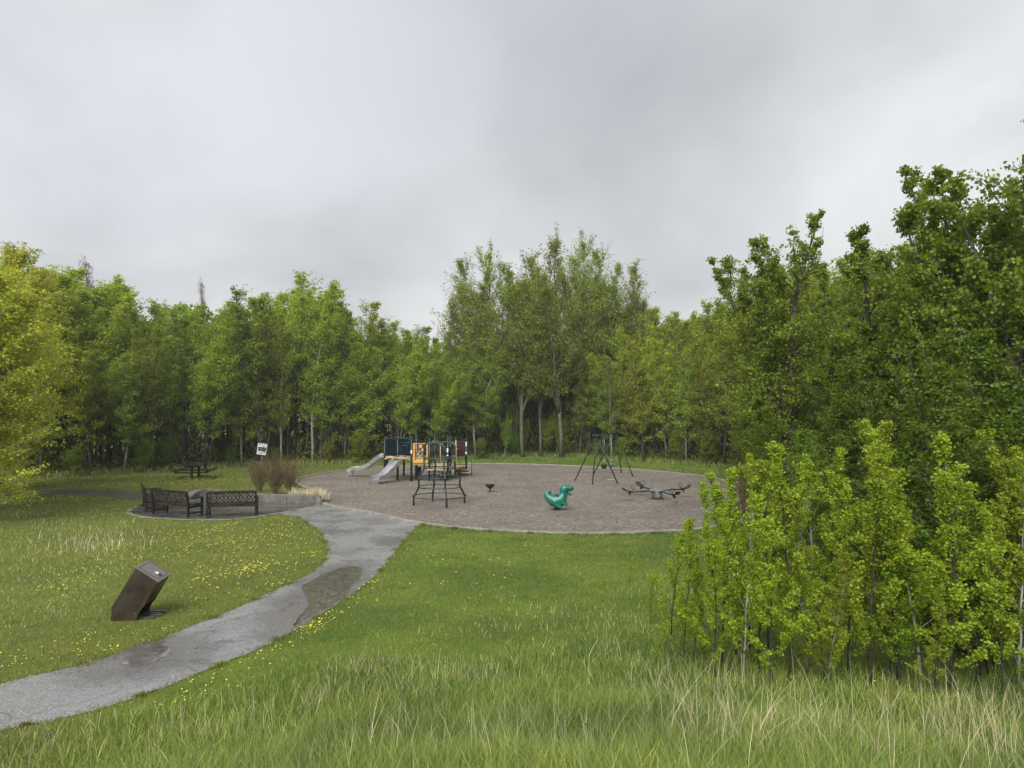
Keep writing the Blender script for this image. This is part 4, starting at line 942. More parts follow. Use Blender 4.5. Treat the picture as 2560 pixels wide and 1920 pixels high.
for k in (0, 1):
    R0 = sorted([r for r in rows if r[0] == k], key=lambda r: r[1]); cnt = {}
    for (kk, px, x, y) in R0: pass
    for mi, (mpx, mname) in enumerate(marks):
        lo_, hi_ = (marks[mi - 1][0] + mpx) / 2 if mi else -1e9, (marks[mi + 1][0] + mpx) / 2 if mi < len(marks) - 1 else 1e9
        L0 = sorted([r for r in R0 if lo_ <= r[1] < mpx], key=lambda r: -r[1]); R1 = sorted([r for r in R0 if mpx <= r[1] < hi_], key=lambda r: r[1])
        for side, lst in (('left', L0), ('right', R1)):
            for q, (kk, px, x, y) in enumerate(lst):
                H = sky_h(x, y); f = rs.uniform(.72, .97) if k == 0 else rs.uniform(.82, 1.0)
                if px / D > 940 and px / D < 1400: f = rs.uniform(.7, .95)
                if 1085 < px / D < 1140 or 1180 < px / D < 1235: f = .36 if k == 0 else .48
                key = 'aspen%d' % rs.randrange(5)
                rowt = 'front row' if k == 0 else 'second row'
                nth = ordn[q] if q < len(ordn) else '%dth ' % (q + 1)
                if q >= len(ordn): nth = ['thirteenth ', 'fourteenth ', 'fifteenth ', 'sixteenth ', 'seventeenth ', 'eighteenth ', 'nineteenth ', 'twentieth ', 'twenty-first ', 'twenty-second '][min(q - 12, 9)]
                place(key, x, y, H * f, f'{nth}aspen to the {side} of {mname}, {rowt}'.replace('  ', ' '), group='aspens along the edge of the wood', wide=rs.uniform(.95, 1.3), tint=tint_for(px, y), name='aspen_tree')
for (k, px, x, y) in rows:
    if k < 2: continue
    H = sky_h(x, y) * rs.uniform(.86, 1.02); d = px / D
    zone = 'left end of the wood' if d < 380 else 'wood behind the benches and sign' if d < 780 else 'wood behind the play structure' if d < 1150 else 'wood behind the swing frame' if d < 1500 else 'wood at the right of the playground'
    if H > 1: place('aspen%d' % rs.randrange(5), x, y, H, f'aspen crown rising above the front rows, {zone}', group=f'back rows of the {zone}', wide=rs.uniform(1.1, 1.5), tint=tint_for(px, y), name='aspen_tree')
# big cottonwoods in the centre
for (dx_, base_y, top_y, key, w_, lab, tl) in [(1128, 984, 535, 'cotton0', 1.0, 'tall cottonwood with bare pale lower trunk, left of the two tallest behind the spinner dish', -.03), (1207, 984, 519, 'cotton1', 1.0, 'tallest cottonwood with a straight grey trunk, between the dish and the swing frame', .01),
        (1262, 981, 522, 'cotton2', .85, 'tall cottonwood close to the right of the straight-trunked tallest one', .0), (1330, 980, 580, 'cotton0', .85, 'cottonwood with spreading right-hand limbs just behind the swing frame', .03), (1165, 980, 590, 'cotton2', .9, 'cottonwood filling the gap between the leaning trunk and the straight trunk', .0), (1300, 979, 548, 'cotton1', .85, 'cottonwood right of the centre group, its top below the tallest ones', .0), (1010, 980, 568, 'cotton1', .85, 'cottonwood with open airy crown, left end of the tall central group', -.02), (1062, 980, 550, 'cotton2', .9, 'cottonwood between the airy left one and the leaning pale trunk', .0)]:
    p = pix(dx_ * D, base_y * D); p = Vector((p.x, min(p.y, 61.5), 0)); p.x = (dx_ * D - CX) / FPX * p.y; p.y -= 2.5 if 'trunk' in lab else 0
    H = CAMZ + (1030 - top_y * D) / FPX * p.y
    place(key, p.x, p.y, H, lab, group='tall cottonwoods in the middle of the wood', tint=(1.2, 1.14, 1.0), btint=(1.0, .97, .9), wide=w_, name='cottonwood_tree', tilt=(0, tl), rz=rs.uniform(0, 6))
place('thin', (1400 * D - CX) / FPX * 66, 66, CAMZ + (1030 - 625 * D) / FPX * 66, 'thinly leafed grey tree above the wood, right of the tall cottonwoods', name='sparse_tree', tint=(1, .95, 1.3))
for (dx_, ty, Y, lab) in [(222, 572, 88, 'tall reddish columnar poplar far behind the left wood'), (452, 615, 90, 'smaller distant reddish columnar poplar beyond the middle-left wood')]:
    place('poplar', (dx_ * D - CX) / FPX * Y, Y, CAMZ + (1030 - ty * D) / FPX * Y, lab, name='columnar_poplar', group='reddish poplars far beyond the wood', wide=1.0 if dx_ < 300 else .6)
# near left yellow-green trees
for (x, y, H, key, rz, lab) in [(-18.0, 23.5, 8.7, 'yellow0', .3, 'yellow-green aspen with leaning white stems, foremost at the left edge'), (-19.9, 26.3, 9.3, 'yellow1', 2.0, 'yellow-green aspen behind the leaning white stems at the left edge'), (-21.8, 30.0, 9.9, 'yellow0', 4.0, 'yellow-green aspen whose low boughs end left of the side path'), (-24.5, 34, 11.2, 'yellow1', 5.0, 'tallest yellow-green aspen at the left, in front of the red poplar')]:
    place(key, x, y, H, lab, group='yellow-green trees at the left edge', rz=rz, tint=(1.9, 1.55, 1.6), btint=(1.2, 1.2, 1.1), wide=1.1, name='aspen_tree')
# right-hand trees
RT = [(8.3, 21.0, 9.9, 'open1', 'dark green tree with a pointed crown standing just right of the playground'), (9.5, 17.6, 8.5, 'near1', 'broad green tree between the pointed one and the tallest right-hand tree'), (9.9, 15.0, 9.9, 'open0', 'tallest dark maple-like tree near the right edge, bare twigs at its tip'),
      (9.5, 12.9, 9.5, 'open1', 'grey-trunked tree at the right edge of the photo'), (11.4, 24.6, 8.9, 'near2', 'green tree behind the pointed one, right of the playground'), (12.5, 20.2, 8.6, 'near1', 'green tree filling the gap behind the broad right-hand tree'),
      (12.0, 30.5, 9.0, 'near0', 'green tree at the right end of the playground, overhanging the gravel'), (14.2, 27.0, 9.6, 'near2', 'tree half hidden behind the overhanging one at the right end of the playground'), (15.8, 34.5, 10.5, 'near1', 'green tree where the right-hand wood meets the far treeline'), (12.7, 16.6, 9.2, 'near1', 'dense tree behind the tallest one at the right edge'), (16, 22.5, 10, 'near0', 'deepest tree visible behind the right-hand trees'), (13.2, 36.8, 9.4, 'near2', 'olive-green tree at the far right corner of the lawn strip')]
for (x, y, H, key, lab) in RT:
    place(key, x, y, H, lab, group='large trees of the right-hand wood', tint=(.84, .90, .78) if y < 18 else (.95, 1.0, .82), wide=rs.uniform(.9, 1.05), name='leafy_tree', btint=(.8, .78, .7))
# saplings on the knoll's right side: (px, py of the foot, display top y)
SP = [(1450, 1390, 1115, 'lone slender sapling, leftmost of the young aspens'), (1560, 1440, 1000, 'yellow-green sapling topping the gravel edge, left side of the young clump'), (1605, 1472, 975, 'upright sapling with a spire-like top in front of the gravel'), (1668, 1482, 1060, 'pale-stemmed sapling at the front of the young clump'), (1640, 1445, 985, 'sapling with ragged twin tops right of the spire-like one'), (1705, 1470, 945, 'tall sapling crossing the right end of the gravel'), (1750, 1440, 990, 'bushy sapling right of the pale-stemmed one'),
      (1830, 1455, 1040, 'low young aspen before the dark gap in the thicket'), (1880, 1480, 880, 'tallest slim sapling with a leafy spire, centre of the right thicket'), (1925, 1460, 1000, 'young aspen between the tall spire and the forked sapling'), (1990, 1480, 960, 'forked young aspen with thick leafy shoots'), (2050, 1490, 930, 'large young aspen with pale stem near the right edge'), (2110, 1475, 1010, 'young aspen under the grey trunks at the right'), (2165, 1500, 1090, 'low yellow-green sapling at the right edge'), (2200, 1480, 960, 'sapling cut by the right edge of the photo'),
      (1500, 1420, 1190, 'short sparse sapling beside the lone slender one'), (1780, 1480, 1190, 'short leafy sapling at the foot of the clump'), (2020, 1500, 1250, 'short bright sapling in the long grass at the right'), (1950, 1440, 900, 'tall young aspen rising behind the forked sapling'), (1800, 1420, 960, 'tall young aspen behind the bushy sapling'), (2240, 1470, 900, 'young aspen just outside the tall right-hand trunks')]
for i, (fx, fy, ty, lab) in enumerate(SP):
    p = on_ground(fx * D, fy * D); H = CAMZ - p.z + (1030 - ty * D) / FPX * p.y
    place('sapling%d' % (i % 4), p.x, p.y, H, lab, cat='sapling', name='aspen_sapling', group='young aspens at the right foot of the knoll', z=p.z - .02, tint=(1.2, 1.2, .8), wide=rs.uniform(.95, 1.3) * (.9 if i in (1, 2, 4, 15) else 1.0))
exr = random.Random(77)
for i in range(13):
    fx, fy = exr.uniform(1690, 2260), exr.uniform(1405, 1500); p = on_ground(fx * D, fy * D)
    ty = np.interp(fx, [1560, 1700, 1850, 2000, 2100, 2260], [1100, 1060, 1130, 1010, 1080, 1050]) + exr.uniform(-60, 230)
    H = CAMZ - p.z + (1030 - ty * D) / FPX * p.y
    if H < .5: continue
    place('sapling%d' % (i % 5), p.x, p.y, H, 'leafy young aspen crowded among the others of the right-hand thicket', cat='sapling', name='aspen_sapling', group='crowded young aspens of the thicket', z=p.z - .02, tint=tuple(v * exr.uniform(.85, 1.1) for v in (.95, 1.0, .8)), wide=exr.uniform(1.0, 1.5))
yl = ['on the left flank', 'before the darkest gap', 'behind the tallest spire', 'near the right edge', 'deep in the middle']
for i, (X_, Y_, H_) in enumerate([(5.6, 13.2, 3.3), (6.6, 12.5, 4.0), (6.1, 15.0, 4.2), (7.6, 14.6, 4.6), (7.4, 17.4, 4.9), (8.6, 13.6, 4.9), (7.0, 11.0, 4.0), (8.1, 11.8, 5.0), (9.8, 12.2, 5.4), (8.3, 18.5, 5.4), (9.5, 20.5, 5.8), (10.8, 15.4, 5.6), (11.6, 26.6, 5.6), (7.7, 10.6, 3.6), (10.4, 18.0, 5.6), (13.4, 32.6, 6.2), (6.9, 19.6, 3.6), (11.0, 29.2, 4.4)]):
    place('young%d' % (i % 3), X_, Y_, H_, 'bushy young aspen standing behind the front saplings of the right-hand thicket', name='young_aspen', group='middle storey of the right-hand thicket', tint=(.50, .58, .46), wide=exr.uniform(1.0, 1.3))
for i, (fx, fy, ty) in enumerate([(1478, 1432, 1110), (1522, 1400, 1040), (1545, 1462, 1120), (1590, 1415, 1010), (1620, 1400, 1030), (1660, 1410, 960), (1700, 1395, 975), (1405, 1350, 1230), (1420, 1440, 1350), (1360, 1260, 1190)]):
    p = on_ground(fx * D, fy * D); H = CAMZ - p.z + (1030 - ty * D) / FPX * p.y
    place('sapling%d' % ((i + 1) % 5), p.x, p.y, H, 'slender bright young aspen at the left fringe of the thicket', cat='sapling', name='aspen_sapling', group='slender saplings at the left fringe of the thicket', z=p.z - .02, tint=(1.15, 1.15, .8), wide=exr.uniform(.9, 1.3))
# understorey
ub = [(9.0, 13.6, 2.6), (8.2, 16.2, 2.2), (10.2, 14.2, 3.0), (7.9, 12.0, 2.0), (9.9, 18.8, 2.8), (8.6, 19.2, 2.4), (7.4, 14.1, 1.9), (8.9, 11.2, 2.4), (10.9, 22.3, 3.0), (12.9, 24.5, 3.2), (12.9, 29.6, 3.0), (6.7, 11.3, 1.6)]
for i, (x, y, h) in enumerate(ub):
    place('bush%d' % (i % 3), x, y, h, ['dark leafy undergrowth bush between trunks of the right-hand wood'][0], cat='bush', name='leafy_bush', group='undergrowth bushes of the right-hand wood', tint=(.6, .66, .6))
s = 0
while s < seg[-1]:
    for off in (-.2, 3.2):
        x, y = along(s + rs.uniform(-.8, .8), off + rs.uniform(-.5, .8)); px = CX + FPX * x / y
        if px < 2150 and px > -60: place('bush%d' % rs.randrange(3), x, y, rs.uniform(1.1, 2.6), 'low green shrub filling the foot of the wood behind the lawn', cat='shrub', name='leafy_shrub', group='shrubs along the foot of the wood', tint=tuple(v * rs.uniform(.8, 1.2) for v in (1., 1., .9)))
    s += rs.uniform(2.4, 4.2)
# bare shrubs in the planter + dry grasses
for i, (px, py, H, lab) in enumerate([(649, 1226, 1.6, 'bare reddish-brown twiggy shrub, leftmost of three in the planter'), (687, 1233, 1.7, 'bare reddish-brown twiggy shrub, middle of three in the planter'), (722, 1234, 1.6, 'bare brown twiggy shrub leaning right, rightmost of three in the planter')]):
    p = pix(px, py, .2); place('twig%d' % i, p.x, p.y, H, lab, cat='shrub', name='bare_shrub', group='bare shrubs in the planter', z=.16, tilt=(0, .0 if i < 2 else .12), wide=1.0 if i < 2 else 1.15)
p = pix(1885, 1330); place('twig1', p.x, p.y, 2.4, 'tall dead brown shrub at the right end of the playground', cat='shrub', name='dead_shrub', tint=(.5, .45, .45))
p = pix(775, 1200); place('sapling1', p.x, p.y, .55, 'tiny green seedling beside the far kerb near the planter', cat='plant', name='seedling', tint=(1.2, 1.2, 1))

# ------------------------------------------------------------------ wood mass and stems nobody could count
rng = np.random.default_rng(7)
def mass():
    n = 90000; s = rng.uniform(0, seg[-1], n); off = rng.uniform(12, 19, n)
    x = np.interp(s, seg, TLs[:, 0]); y = np.interp(s, seg, TLs[:, 1]); d = np.stack([x + 2, y - 30], 1); d /= np.linalg.norm(d, axis=1)[:, None]; x = x + d[:, 0] * off; y = y + d[:, 1] * off
    h = sky_h(x, y) * .88 * (0.93 + .07 * np.sin(x * .9)); z = h * rng.uniform(0, 1, n) ** .8
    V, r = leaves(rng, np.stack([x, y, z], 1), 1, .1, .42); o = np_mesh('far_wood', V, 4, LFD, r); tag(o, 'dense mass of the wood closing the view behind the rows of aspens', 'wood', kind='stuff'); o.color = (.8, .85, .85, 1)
    # right side behind the near trees
    n = 30000; x = rng.uniform(11, 40, n); y = rng.uniform(8, 44, n); ok = (x > 17.0 + .05 * (y - 10)) & (x < 24 + .1 * y); x, y = x[ok], y[ok]; z = rng.uniform(0, 8.5, len(x)) 
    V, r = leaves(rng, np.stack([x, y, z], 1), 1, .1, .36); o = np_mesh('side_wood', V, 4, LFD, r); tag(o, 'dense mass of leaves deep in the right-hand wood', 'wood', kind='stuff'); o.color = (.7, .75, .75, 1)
mass()
n = 115000; s_ = rng.uniform(0, seg[-1], n); off = rng.uniform(.3, 9, n); x = np.interp(s_, seg, TLs[:, 0]); y = np.interp(s_, seg, TLs[:, 1]); dd = np.stack([x + 2, y - 30], 1); dd /= np.linalg.norm(dd, axis=1)[:, None]; x = x + dd[:, 0] * off; y = y + dd[:, 1] * off
z = 2.6 * rng.uniform(0, 1, n) ** 1.4 * (.6 + .4 * np.sin(x * 1.3 + y)); V, r = leaves(rng, np.stack([x, y, z], 1), 1, .1, .13); o = np_mesh('undergrowth', V, 4, LFD, r); tag(o, 'loose green and brown undergrowth between the stems of the wood', 'undergrowth', kind='stuff'); o.color = (1.1, 1.05, .9, 1)
def stems():
    def field(name, n, fn, hr, rr, mat, label):
        V = []; F = []
        for k in range(n):
            x, y = fn(); h = rs.uniform(*hr); r = rs.uniform(*rr); lx, ly = rs.gauss(0, .07) * h, rs.gauss(0, .05) * h; b = len(V)
            for (u, q) in ((0, 1), (.5, .75), (1, .4)):
                for a in range(5): V.append((x + lx * u + r * q * math.cos(a * 1.2566) + .12 * math.sin(u * 5 + k), y + ly * u + r * q * math.sin(a * 1.2566), tz(x, y) - .1 + h * u))
            for lv in (0, 1):
                for a in range(5): F.append((b + lv * 5 + a, b + lv * 5 + (a + 1) % 5, b + lv * 5 + 5 + (a + 1) % 5, b + lv * 5 + 5 + a))
        o = np_mesh(name, np.array(V), 4, mat, None, F=np.array(F), smooth=True); tag(o, label, 'stems', kind='stuff')
    f1 = lambda: along(rs.uniform(0, seg[-1]), rs.uniform(-.3, 9))
    field('thicket_stems', 850, f1, (3, 7), (.02, .055), B_DARK, 'countless thin dark stems crowded under the wood')
    field('pale_thicket_stems', 190, f1, (3.5, 8), (.025, .06), B_GREY, 'thin grey stems scattered among the dark ones under the wood')
    def f2():
        while True:
            x, y = rs.uniform(6.2, 18), rs.uniform(9.5, 34)
            if x > 6.6 + max(0, (y - 12)) * .16 and x / y > .30: return x, y
    field('right_thicket_stems', 150, f2, (1.5, 5), (.012, .035), B_DARK, 'thin dark stems crowded in the right-hand thicket')
stems()

# ------------------------------------------------------------------ grass
def grass_mat(name, dark, light, olive, trans=.3, straw=None):
    m = bpy.data.materials.new(name); m.use_nodes = True; m.node_tree.nodes.clear(); t = NT(m); p = t.pos()
    c = turf_color(t, p, dark, light, olive); r = t.n('ShaderNodeAttribute', attribute_name='rnd').outputs['Fac']
    c = t.mix(1, c, t.ramp(r, [(0, (.5, .56, .5)), (.5, (.95, .97, 1)), (.85, (1.4, 1.35, 1.1)), (1, (2.6, 2.1, 2.2))]), 'MULTIPLY')
    d = t.n('ShaderNodeBsdfDiffuse', {0: c}); tr = t.n('ShaderNodeBsdfTranslucent', {0: c}); gl = t.n('ShaderNodeBsdfGlossy', {0: (.9, .9, .9, 1), 1: .4})
    m1 = t.n('ShaderNodeMixShader', {0: trans, 1: d.outputs[0], 2: tr.outputs[0]}); m2 = t.n('ShaderNodeMixShader', {0: .04, 1: m1.outputs[0], 2: gl.outputs[0]})
    t.l(m2.outputs[0], t.n('ShaderNodeOutputMaterial').inputs[0]); return m
G_L = grass_mat('lawn_blades', (.115, .175, .022), (.175, .245, .032), (.18, .185, .038))
G_T = grass_mat('long_grass_blades', (.125, .19, .036), (.205, .28, .048), (.275, .30, .085))
m_straw = newmat('dry_straw', .7, (.5, .4, .24)); t = NT(m_straw); r = t.n('ShaderNodeAttribute', attribute_name='rnd').outputs['Fac']; t.l(t.ramp(r, [(0, (.34, .27, .15)), (.5, (.60, .51, .31)), (1, (.78, .70, .48))]), t.b.inputs['Base Color'])
rough_poly = [(-12, 2), (-5.6, 7.5), (-3.9, 9.3), (-3.0, 10.2), (-1.2, 10.7), (.5, 11.6), (2.0, 14.2), (4.3, 20), (8.6, 23.6), (11.5, 28), (14, 36), (40, 40), (40, -5), (-12, -5)]
left_rough = [(-24, 31.5), (-17, 30.5), (-14.2, 25.5), (-12.6, 22.8), (-8.9, 16.5), (-7.8, 13.2), (-8.6, 11.6), (-14, 11), (-30, 20)]
avoid = [path_poly, [(q[0], q[1]) for q in grav], patio, side_path]
def blades(name, x, y, h, wd, lean, mat, nseg, rnd, label, cat, rng, hb=None):
    n = len(x); z = terrain(x, y) - .01; a = rng.uniform(0, 2 * np.pi, n); la = rng.uniform(0, 2 * np.pi, n)
    w = np.stack([np.cos(a), np.sin(a), np.zeros(n)], 1) * wd[:, None] * .5; ldir = np.stack([np.cos(la), np.sin(la), np.zeros(n)], 1)
    b = np.stack([x, y, z], 1); lvl = []
    for k in range(nseg + 1):
        u = k / nseg; c = b + np.array([0, 0, 1.]) * (h * (u - .25 * u * u * lean))[:, None] + ldir * (h * lean * u ** 1.8)[:, None]
        ww = w * (1 - u ** 1.5 * .93); lvl += [c - ww, c + ww]
    V = np.stack(lvl, 1); m = 2 * (nseg + 1); base = np.arange(n)[:, None] * m
    F = np.concatenate([np.stack([base[:, 0] + 2 * k, base[:, 0] + 2 * k + 1, base[:, 0] + 2 * k + 3, base[:, 0] + 2 * k + 2], 1) for k in range(nseg)], 0)
    o = np_mesh(name, V.reshape(-1, 3), 4, mat, np.tile(rnd, nseg), F=F, smooth=True); tag(o, label, cat, kind='stuff'); return o
def polar(n, r0, r1, a0=-44, a1=44):
    r = r0 * (r1 / r0) ** rng.uniform(0, 1, n); a = np.radians(rng.uniform(a0, a1, n)); return r * np.sin(a), r * np.cos(a)
def keep_off(x, y, far=True):
    ok = np.ones(len(x), bool)
    for q in avoid: ok &= ~inpoly(x, y, q)
    return ok
def wavy(x, y, s=1.0): return np.sin(x * 1.7 * s + 2 * np.sin(y * 1.1 * s)) * np.sin(y * 1.9 * s + 1.7 * np.sin(x * .9 * s))
# mown lawn
x, y = polar(680000, 7, 62, -48, 48); rgh = inpoly(x + .4 * wavy(x, y), y + .4 * wavy(y, x), rough_poly) | inpoly(x + .5 * wavy(x, y), y, left_rough)
ok = keep_off(x, y) & ~rgh; x, y = x[ok], y[ok]; d = np.hypot(x, y)
blades('lawn_grass', x, y, np.clip(rng.uniform(.022, .048, len(x)) * (1 + d / 50), .02, .12), np.clip(.0008 * d, .006, .045) * rng.uniform(.7, 1.4, len(x)), rng.uniform(.1, .9, len(x)), G_L, 1, rng.uniform(0, 1, len(x)), 'short mown lawn grass around the path and playground', 'grass', rng)
# long grass
x, y = polar(420000, 3.0, 42, -52, 66); rgh = inpoly(x + .4 * wavy(x, y), y + .4 * wavy(y, x), rough_poly) | inpoly(x + .5 * wavy(x, y), y, left_rough)
ok = keep_off(x, y) & rgh; x, y = x[ok], y[ok]; d = np.hypot(x, y); cl = .55 + .45 * wavy(x, y, 1.6) * .9
edge = np.clip((12.5 - d) / 6, .0, 1); hh = (.08 + .17 * edge) * (.75 + .5 * cl) * rng.uniform(.5, 1.35, len(x))
blades('long_grass', x, y, hh, np.clip(.00075 * d, .0032, .03) * rng.uniform(.7, 1.5, len(x)), rng.uniform(.1, .95, len(x)), G_T, 3, rng.uniform(0, 1, len(x)), 'long unmown green grass on the slope of the knoll', 'grass', rng)
# tall grass at the foot of the wood
n = 26000; s_ = rng.uniform(0, seg[-1], n); off = rng.uniform(-1.0, 2.2, n); x = np.interp(s_, seg, TLs[:, 0]); y = np.interp(s_, seg, TLs[:, 1]); dd = np.stack([x + 2, y - 30], 1); dd /= np.linalg.norm(dd, axis=1)[:, None]; x = x + dd[:, 0] * off; y = y + dd[:, 1] * off
blades('verge_grass', x, y, rng.uniform(.15, .5, n), rng.uniform(.02, .05, n), rng.uniform(.1, .8, n), G_T, 2, rng.uniform(0, 1, n), 'tall rough grass along the foot of the wood', 'grass', rng)
# blades creeping over the path and kerb edges
def fringe(lines, n, sg):
    X, Y = [], []
    for ln_ in lines:
        P = np.array([q[:2] for q in ln_]); sl = np.r_[0, np.cumsum(np.linalg.norm(np.diff(P, axis=0), axis=1))]; m = int(n * sl[-1]); u = rng.uniform(0, sl[-1], m); 
        u = u + .25 * np.sin(u * 5) ; w_ = .6 + .6 * np.sin(u * 2.3) * np.sin(u * 7.1)
        X.append(np.interp(u, sl, P[:, 0]) + rng.normal(0, sg, m) * w_); Y.append(np.interp(u, sl, P[:, 1]) + rng.normal(0, sg, m) * w_)
    return np.concatenate(X), np.concatenate(Y)
x, y = fringe([up, lo, smooth_path(opoly(edge_px), 5)], 420, .075)
blades('edge_grass', x, y, rng.uniform(.03, .085, len(x)), rng.uniform(.006, .013, len(x)), rng.uniform(.2, 1.0, len(x)), G_L, 2, rng.uniform(0, 1, len(x)), 'grass creeping over the edges of the path', 'grass', rng)
gk = np.array([q[:2] for q in smooth_path(opoly(grav_px), 5, True)]); gc = gk.mean(0); gk = gk + (gk - gc) / np.linalg.norm(gk - gc, axis=1)[:, None] * .16
x, y = fringe([gk], 300, .06); ok = ~(inpoly(x, y, path_poly) | inpoly(x, y, patio)); x, y = x[ok], y[ok]
blades('kerb_grass', x, y, rng.uniform(.05, .13, len(x)), rng.uniform(.010, .022, len(x)), rng.uniform(.2, .9, len(x)), G_L, 2, rng.uniform(0, 1, len(x)), 'taller grass growing against the outside of the kerb', 'grass', rng)
# dry straw stalks
def straw():
    X, Y, Hh, Ln, Wd = [], [], [], [], []
    spots = [(200, 1185, 30, .42, .3, 230), (225, 1160, 40, .5, .25, 110), (530, 1590, 60, .35, .35, 70), (640, 1540, 70, .3, .35, 90), (800, 1450, 40, .22, .35, 110), (760, 1520, 60, .35, .3, 90), (960, 1480, 40, .3, .4, 90), (1060, 1460, 30, .3, .25, 60), (240, 1620, 60, .4, .45, 70), (1330, 1430, 10, .12, .5, 22), (1400, 1500, 25, .2, .5, 50), (1570, 1600, 90, .3, .55, 100), (1500, 1580, 50, .22, .5, 50), (1680, 1620, 60, .25, .55, 70), (1990, 1570, 120, .5, .45, 110), (2120, 1545, 90, .45, .5, 150), (1850, 1640, 120, .35, .5, 80), (2160, 1640, 90, .4, .6, 190), (1720, 1655, 20, .8, .7, 60), (2060, 1655, 20, .8, .75, 80), (1500, 1650, 20, .3, .7, 40), (1240, 1350, 20, .5, .2, 90), (1200, 1330, 20, .5, .2, 60), (870, 1640, 90, .4, .5, 70), (1030, 1650, 90, .4, .5, 60), (1240, 1640, 90, .4, .5, 60), (60, 1640, 80, .4, .5, 50), (1560, 1480, 14, .2, .45, 50), (430, 1600, 50, .4, .45, 60), (1080, 1350, 20, .4, .15, 50)]
    for (sx, sy, _, sg, hh, n) in spots:
        p = on_ground(sx * D, min(sy, 1655) * D)
        sgm = sg * (.6 + p.y / 14)
        for k in range(n):
            X.append(p.x + rs.gauss(0, sgm)); Y.append(p.y + rs.gauss(0, sgm * .8)); Hh.append(hh * rs.uniform(.3, 1.25)); Ln.append(rs.uniform(.05, .7)); Wd.append(max(.003, .0004 * p.y) * rs.uniform(.8, 1.5))
    xx, yy = polar(420, 3.2, 12, -44, 44)
    for a, b in zip(xx, yy):
        if inpoly(np.array([a]), np.array([b]), rough_poly)[0]: X.append(a); Y.append(b); Hh.append(rs.uniform(.12, .5) * (1 if b < 7 else .55)); Ln.append(rs.uniform(.05, .7)); Wd.append(.004 * rs.uniform(.7, 1.3))
    X, Y, Hh, Ln, Wd = map(np.array, (X, Y, Hh, Ln, Wd)); ok = keep_off(X, Y); X, Y, Hh, Ln, Wd = X[ok], Y[ok], Hh[ok], Ln[ok], Wd[ok]
    blades('dry_straw', X, Y, Hh, Wd, Ln, m_straw, 5, rng.uniform(0, 1, len(X)), 'pale dry straw stalks standing in the long grass', 'dry grass', rng)
straw()
# ornamental dry tuft in the planter
p = pix(765, 1246, .15); n = 900; a = rng.uniform(0, 6.28, n); rr = rng.uniform(0, 1, n) ** .5 * .75
xx, yy = p.x + rr * np.cos(a) * 1.1, p.y + .35 + rr * np.sin(a) * .6
o = blades('dry_tuft', xx, yy, rng.uniform(.25, .6, n), rng.uniform(.008, .016, n), rng.uniform(.3, 1.3, n), m_straw, 4, rng.uniform(0, 1, n), 'pale dry ornamental grass at the right end of the planter', 'dry grass', rng); o.location.z = .1
# ------------------------------------------------------------------ dandelions
m_dan = newmat('dandelion_yellow', .6, (.74, .63, .08)); m_stem = G_T
def dandelion_mesh():
    mb = MB(); mb.lathe([(.0, .052), (.012, .054), (.021, .050), (.018, .044), (.0, .040)], sides=10); me = mb.build('flower', m_dan); d = me.data; bpy.data.objects.remove(me); return d
dm = dandelion_mesh(); spots = []
def scatter(poly_px, n, clump=.35, mode=1):
    P = [q[:2] for q in dpoly(poly_px)]; A = np.array(P); cnt = 0; seeds = []
    while cnt < n:
        if seeds and rs.random() < clump: s0 = rs.choice(seeds); x, y = s0[0] + rs.gauss(0, .22), s0[1] + rs.gauss(0, .22)
        else: x, y = rs.uniform(A[:, 0].min(), A[:, 0].max()), rs.uniform(A[:, 1].min(), A[:, 1].max())
        if inpoly(np.array([x]), np.array([y]), P)[0] and keep_off(np.array([x]), np.array([y]))[0]: spots.append((x, y)); seeds.append((x, y)); cnt += 1
scatter([(360, 1160), (560, 1125), (640, 1120), (690, 1160), (700, 1200), (650, 1250), (560, 1290), (420, 1340), (380, 1330), (400, 1230)], 560)
scatter([(0, 1400), (100, 1380), (240, 1360), (400, 1340), (380, 1360), (200, 1425), (0, 1470)], 70)
scatter([(620, 1370), (700, 1330), (770, 1280), (840, 1220), (860, 1190), (800, 1290), (740, 1330), (660, 1385)], 110, .7)
scatter([(100, 1240), (300, 1160), (420, 1130), (520, 1130), (380, 1200), (240, 1260), (120, 1320), (0, 1350)], 190)
scatter([(440, 1455), (540, 1415), (640, 1380), (620, 1440), (500, 1500), (300, 1560), (320, 1510)], 60, .6)
scatter([(320, 1040), (450, 1030), (560, 1040), (540, 1058), (420, 1058), (180, 1050)], 260)
scatter([(140, 1075), (290, 1080), (300, 1110), (260, 1120), (150, 1100)], 70)
scatter([(870, 1160), (930, 1140), (1100, 1160), (1300, 1165), (1100, 1300), (900, 1300), (800, 1340), (830, 1240)], 40, .2)
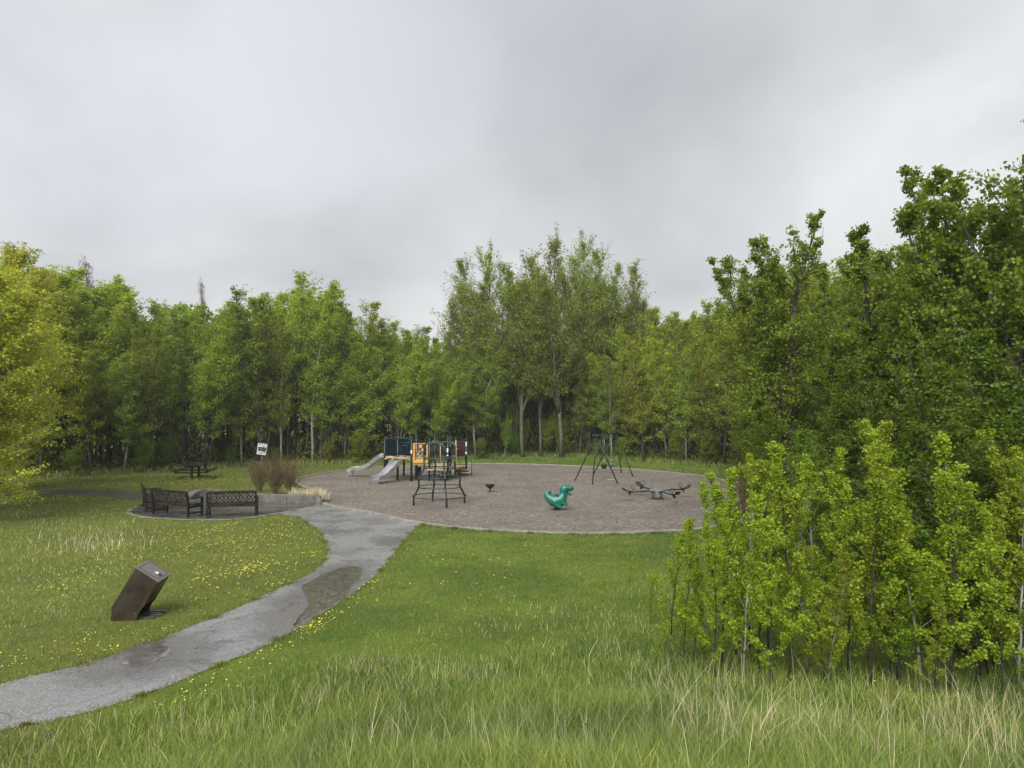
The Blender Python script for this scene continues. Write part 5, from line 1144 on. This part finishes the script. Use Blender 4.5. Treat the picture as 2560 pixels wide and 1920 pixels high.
scatter([(1500, 1480), (1900, 1495), (2000, 1520), (1800, 1520)], 5, .1)
def projsize(s0): return s0[1]
spots.sort(key=projsize)
def zone_label(x, y):
    px, py = CX + FPX * x / y, 0
    return 'yellow dandelion flower in the grass, one of many alike'
for k, (x, y) in enumerate(spots[:290]):
    o = bpy.data.objects.new('dandelion', dm); col.objects.link(o); s = rs.uniform(.4, .72); zg = tz(x, y); rgh = inpoly(np.array([x]), np.array([y]), rough_poly)[0]
    o.location = (x, y, zg + (.08 if rgh else .0)); o.scale = (s, s, s); o.rotation_euler = (rs.gauss(0, .25), rs.gauss(0, .25), 0); tag(o, zone_label(x, y), 'flower', 'dandelions in the grass')
far = spots[290:]; base = np.array([v.co[:] for v in dm.vertices]); V = []; F = []
fs = [tuple(pl.vertices) for pl in dm.polygons if len(pl.vertices) == 4]; nb = len(base)
for k, (x, y) in enumerate(far):
    s = rs.uniform(.6, 1.0); V.append(base * s + np.array([x, y, tz(x, y) + .02])); F += [tuple(i + k * nb for i in f) for f in fs]
o = np_mesh('far_dandelions', np.concatenate(V), 4, m_dan, None, F=np.array(F)); tag(o, 'tiny yellow dandelions speckling the more distant lawn', 'flowers', kind='stuff')

# ------------------------------------------------------------------ rain haze
mh = bpy.data.materials.new('haze'); mh.use_nodes = True; mh.node_tree.nodes.clear(); t = NT(mh)
pv = t.n('ShaderNodeVolumePrincipled', {'Color': (.86, .88, .92, 1), 'Density': HAZE, 'Anisotropy': .2}); t.l(pv.outputs[0], t.n('ShaderNodeOutputMaterial').inputs['Volume'])
if HAZE:
    me = bpy.data.meshes.new('haze'); b = [(-310, -110), (310, -110), (310, 345), (-310, 345)]
    me.from_pydata([(x, y, z) for z in (-1.5, 26) for x, y in b], [], [(3, 2, 1, 0), (4, 5, 6, 7), (0, 1, 5, 4), (1, 2, 6, 5), (2, 3, 7, 6), (3, 0, 4, 7)]); me.materials.append(mh)
    o = bpy.data.objects.new('haze', me); col.objects.link(o); tag(o, 'thin rain haze over the park', 'haze', kind='stuff')
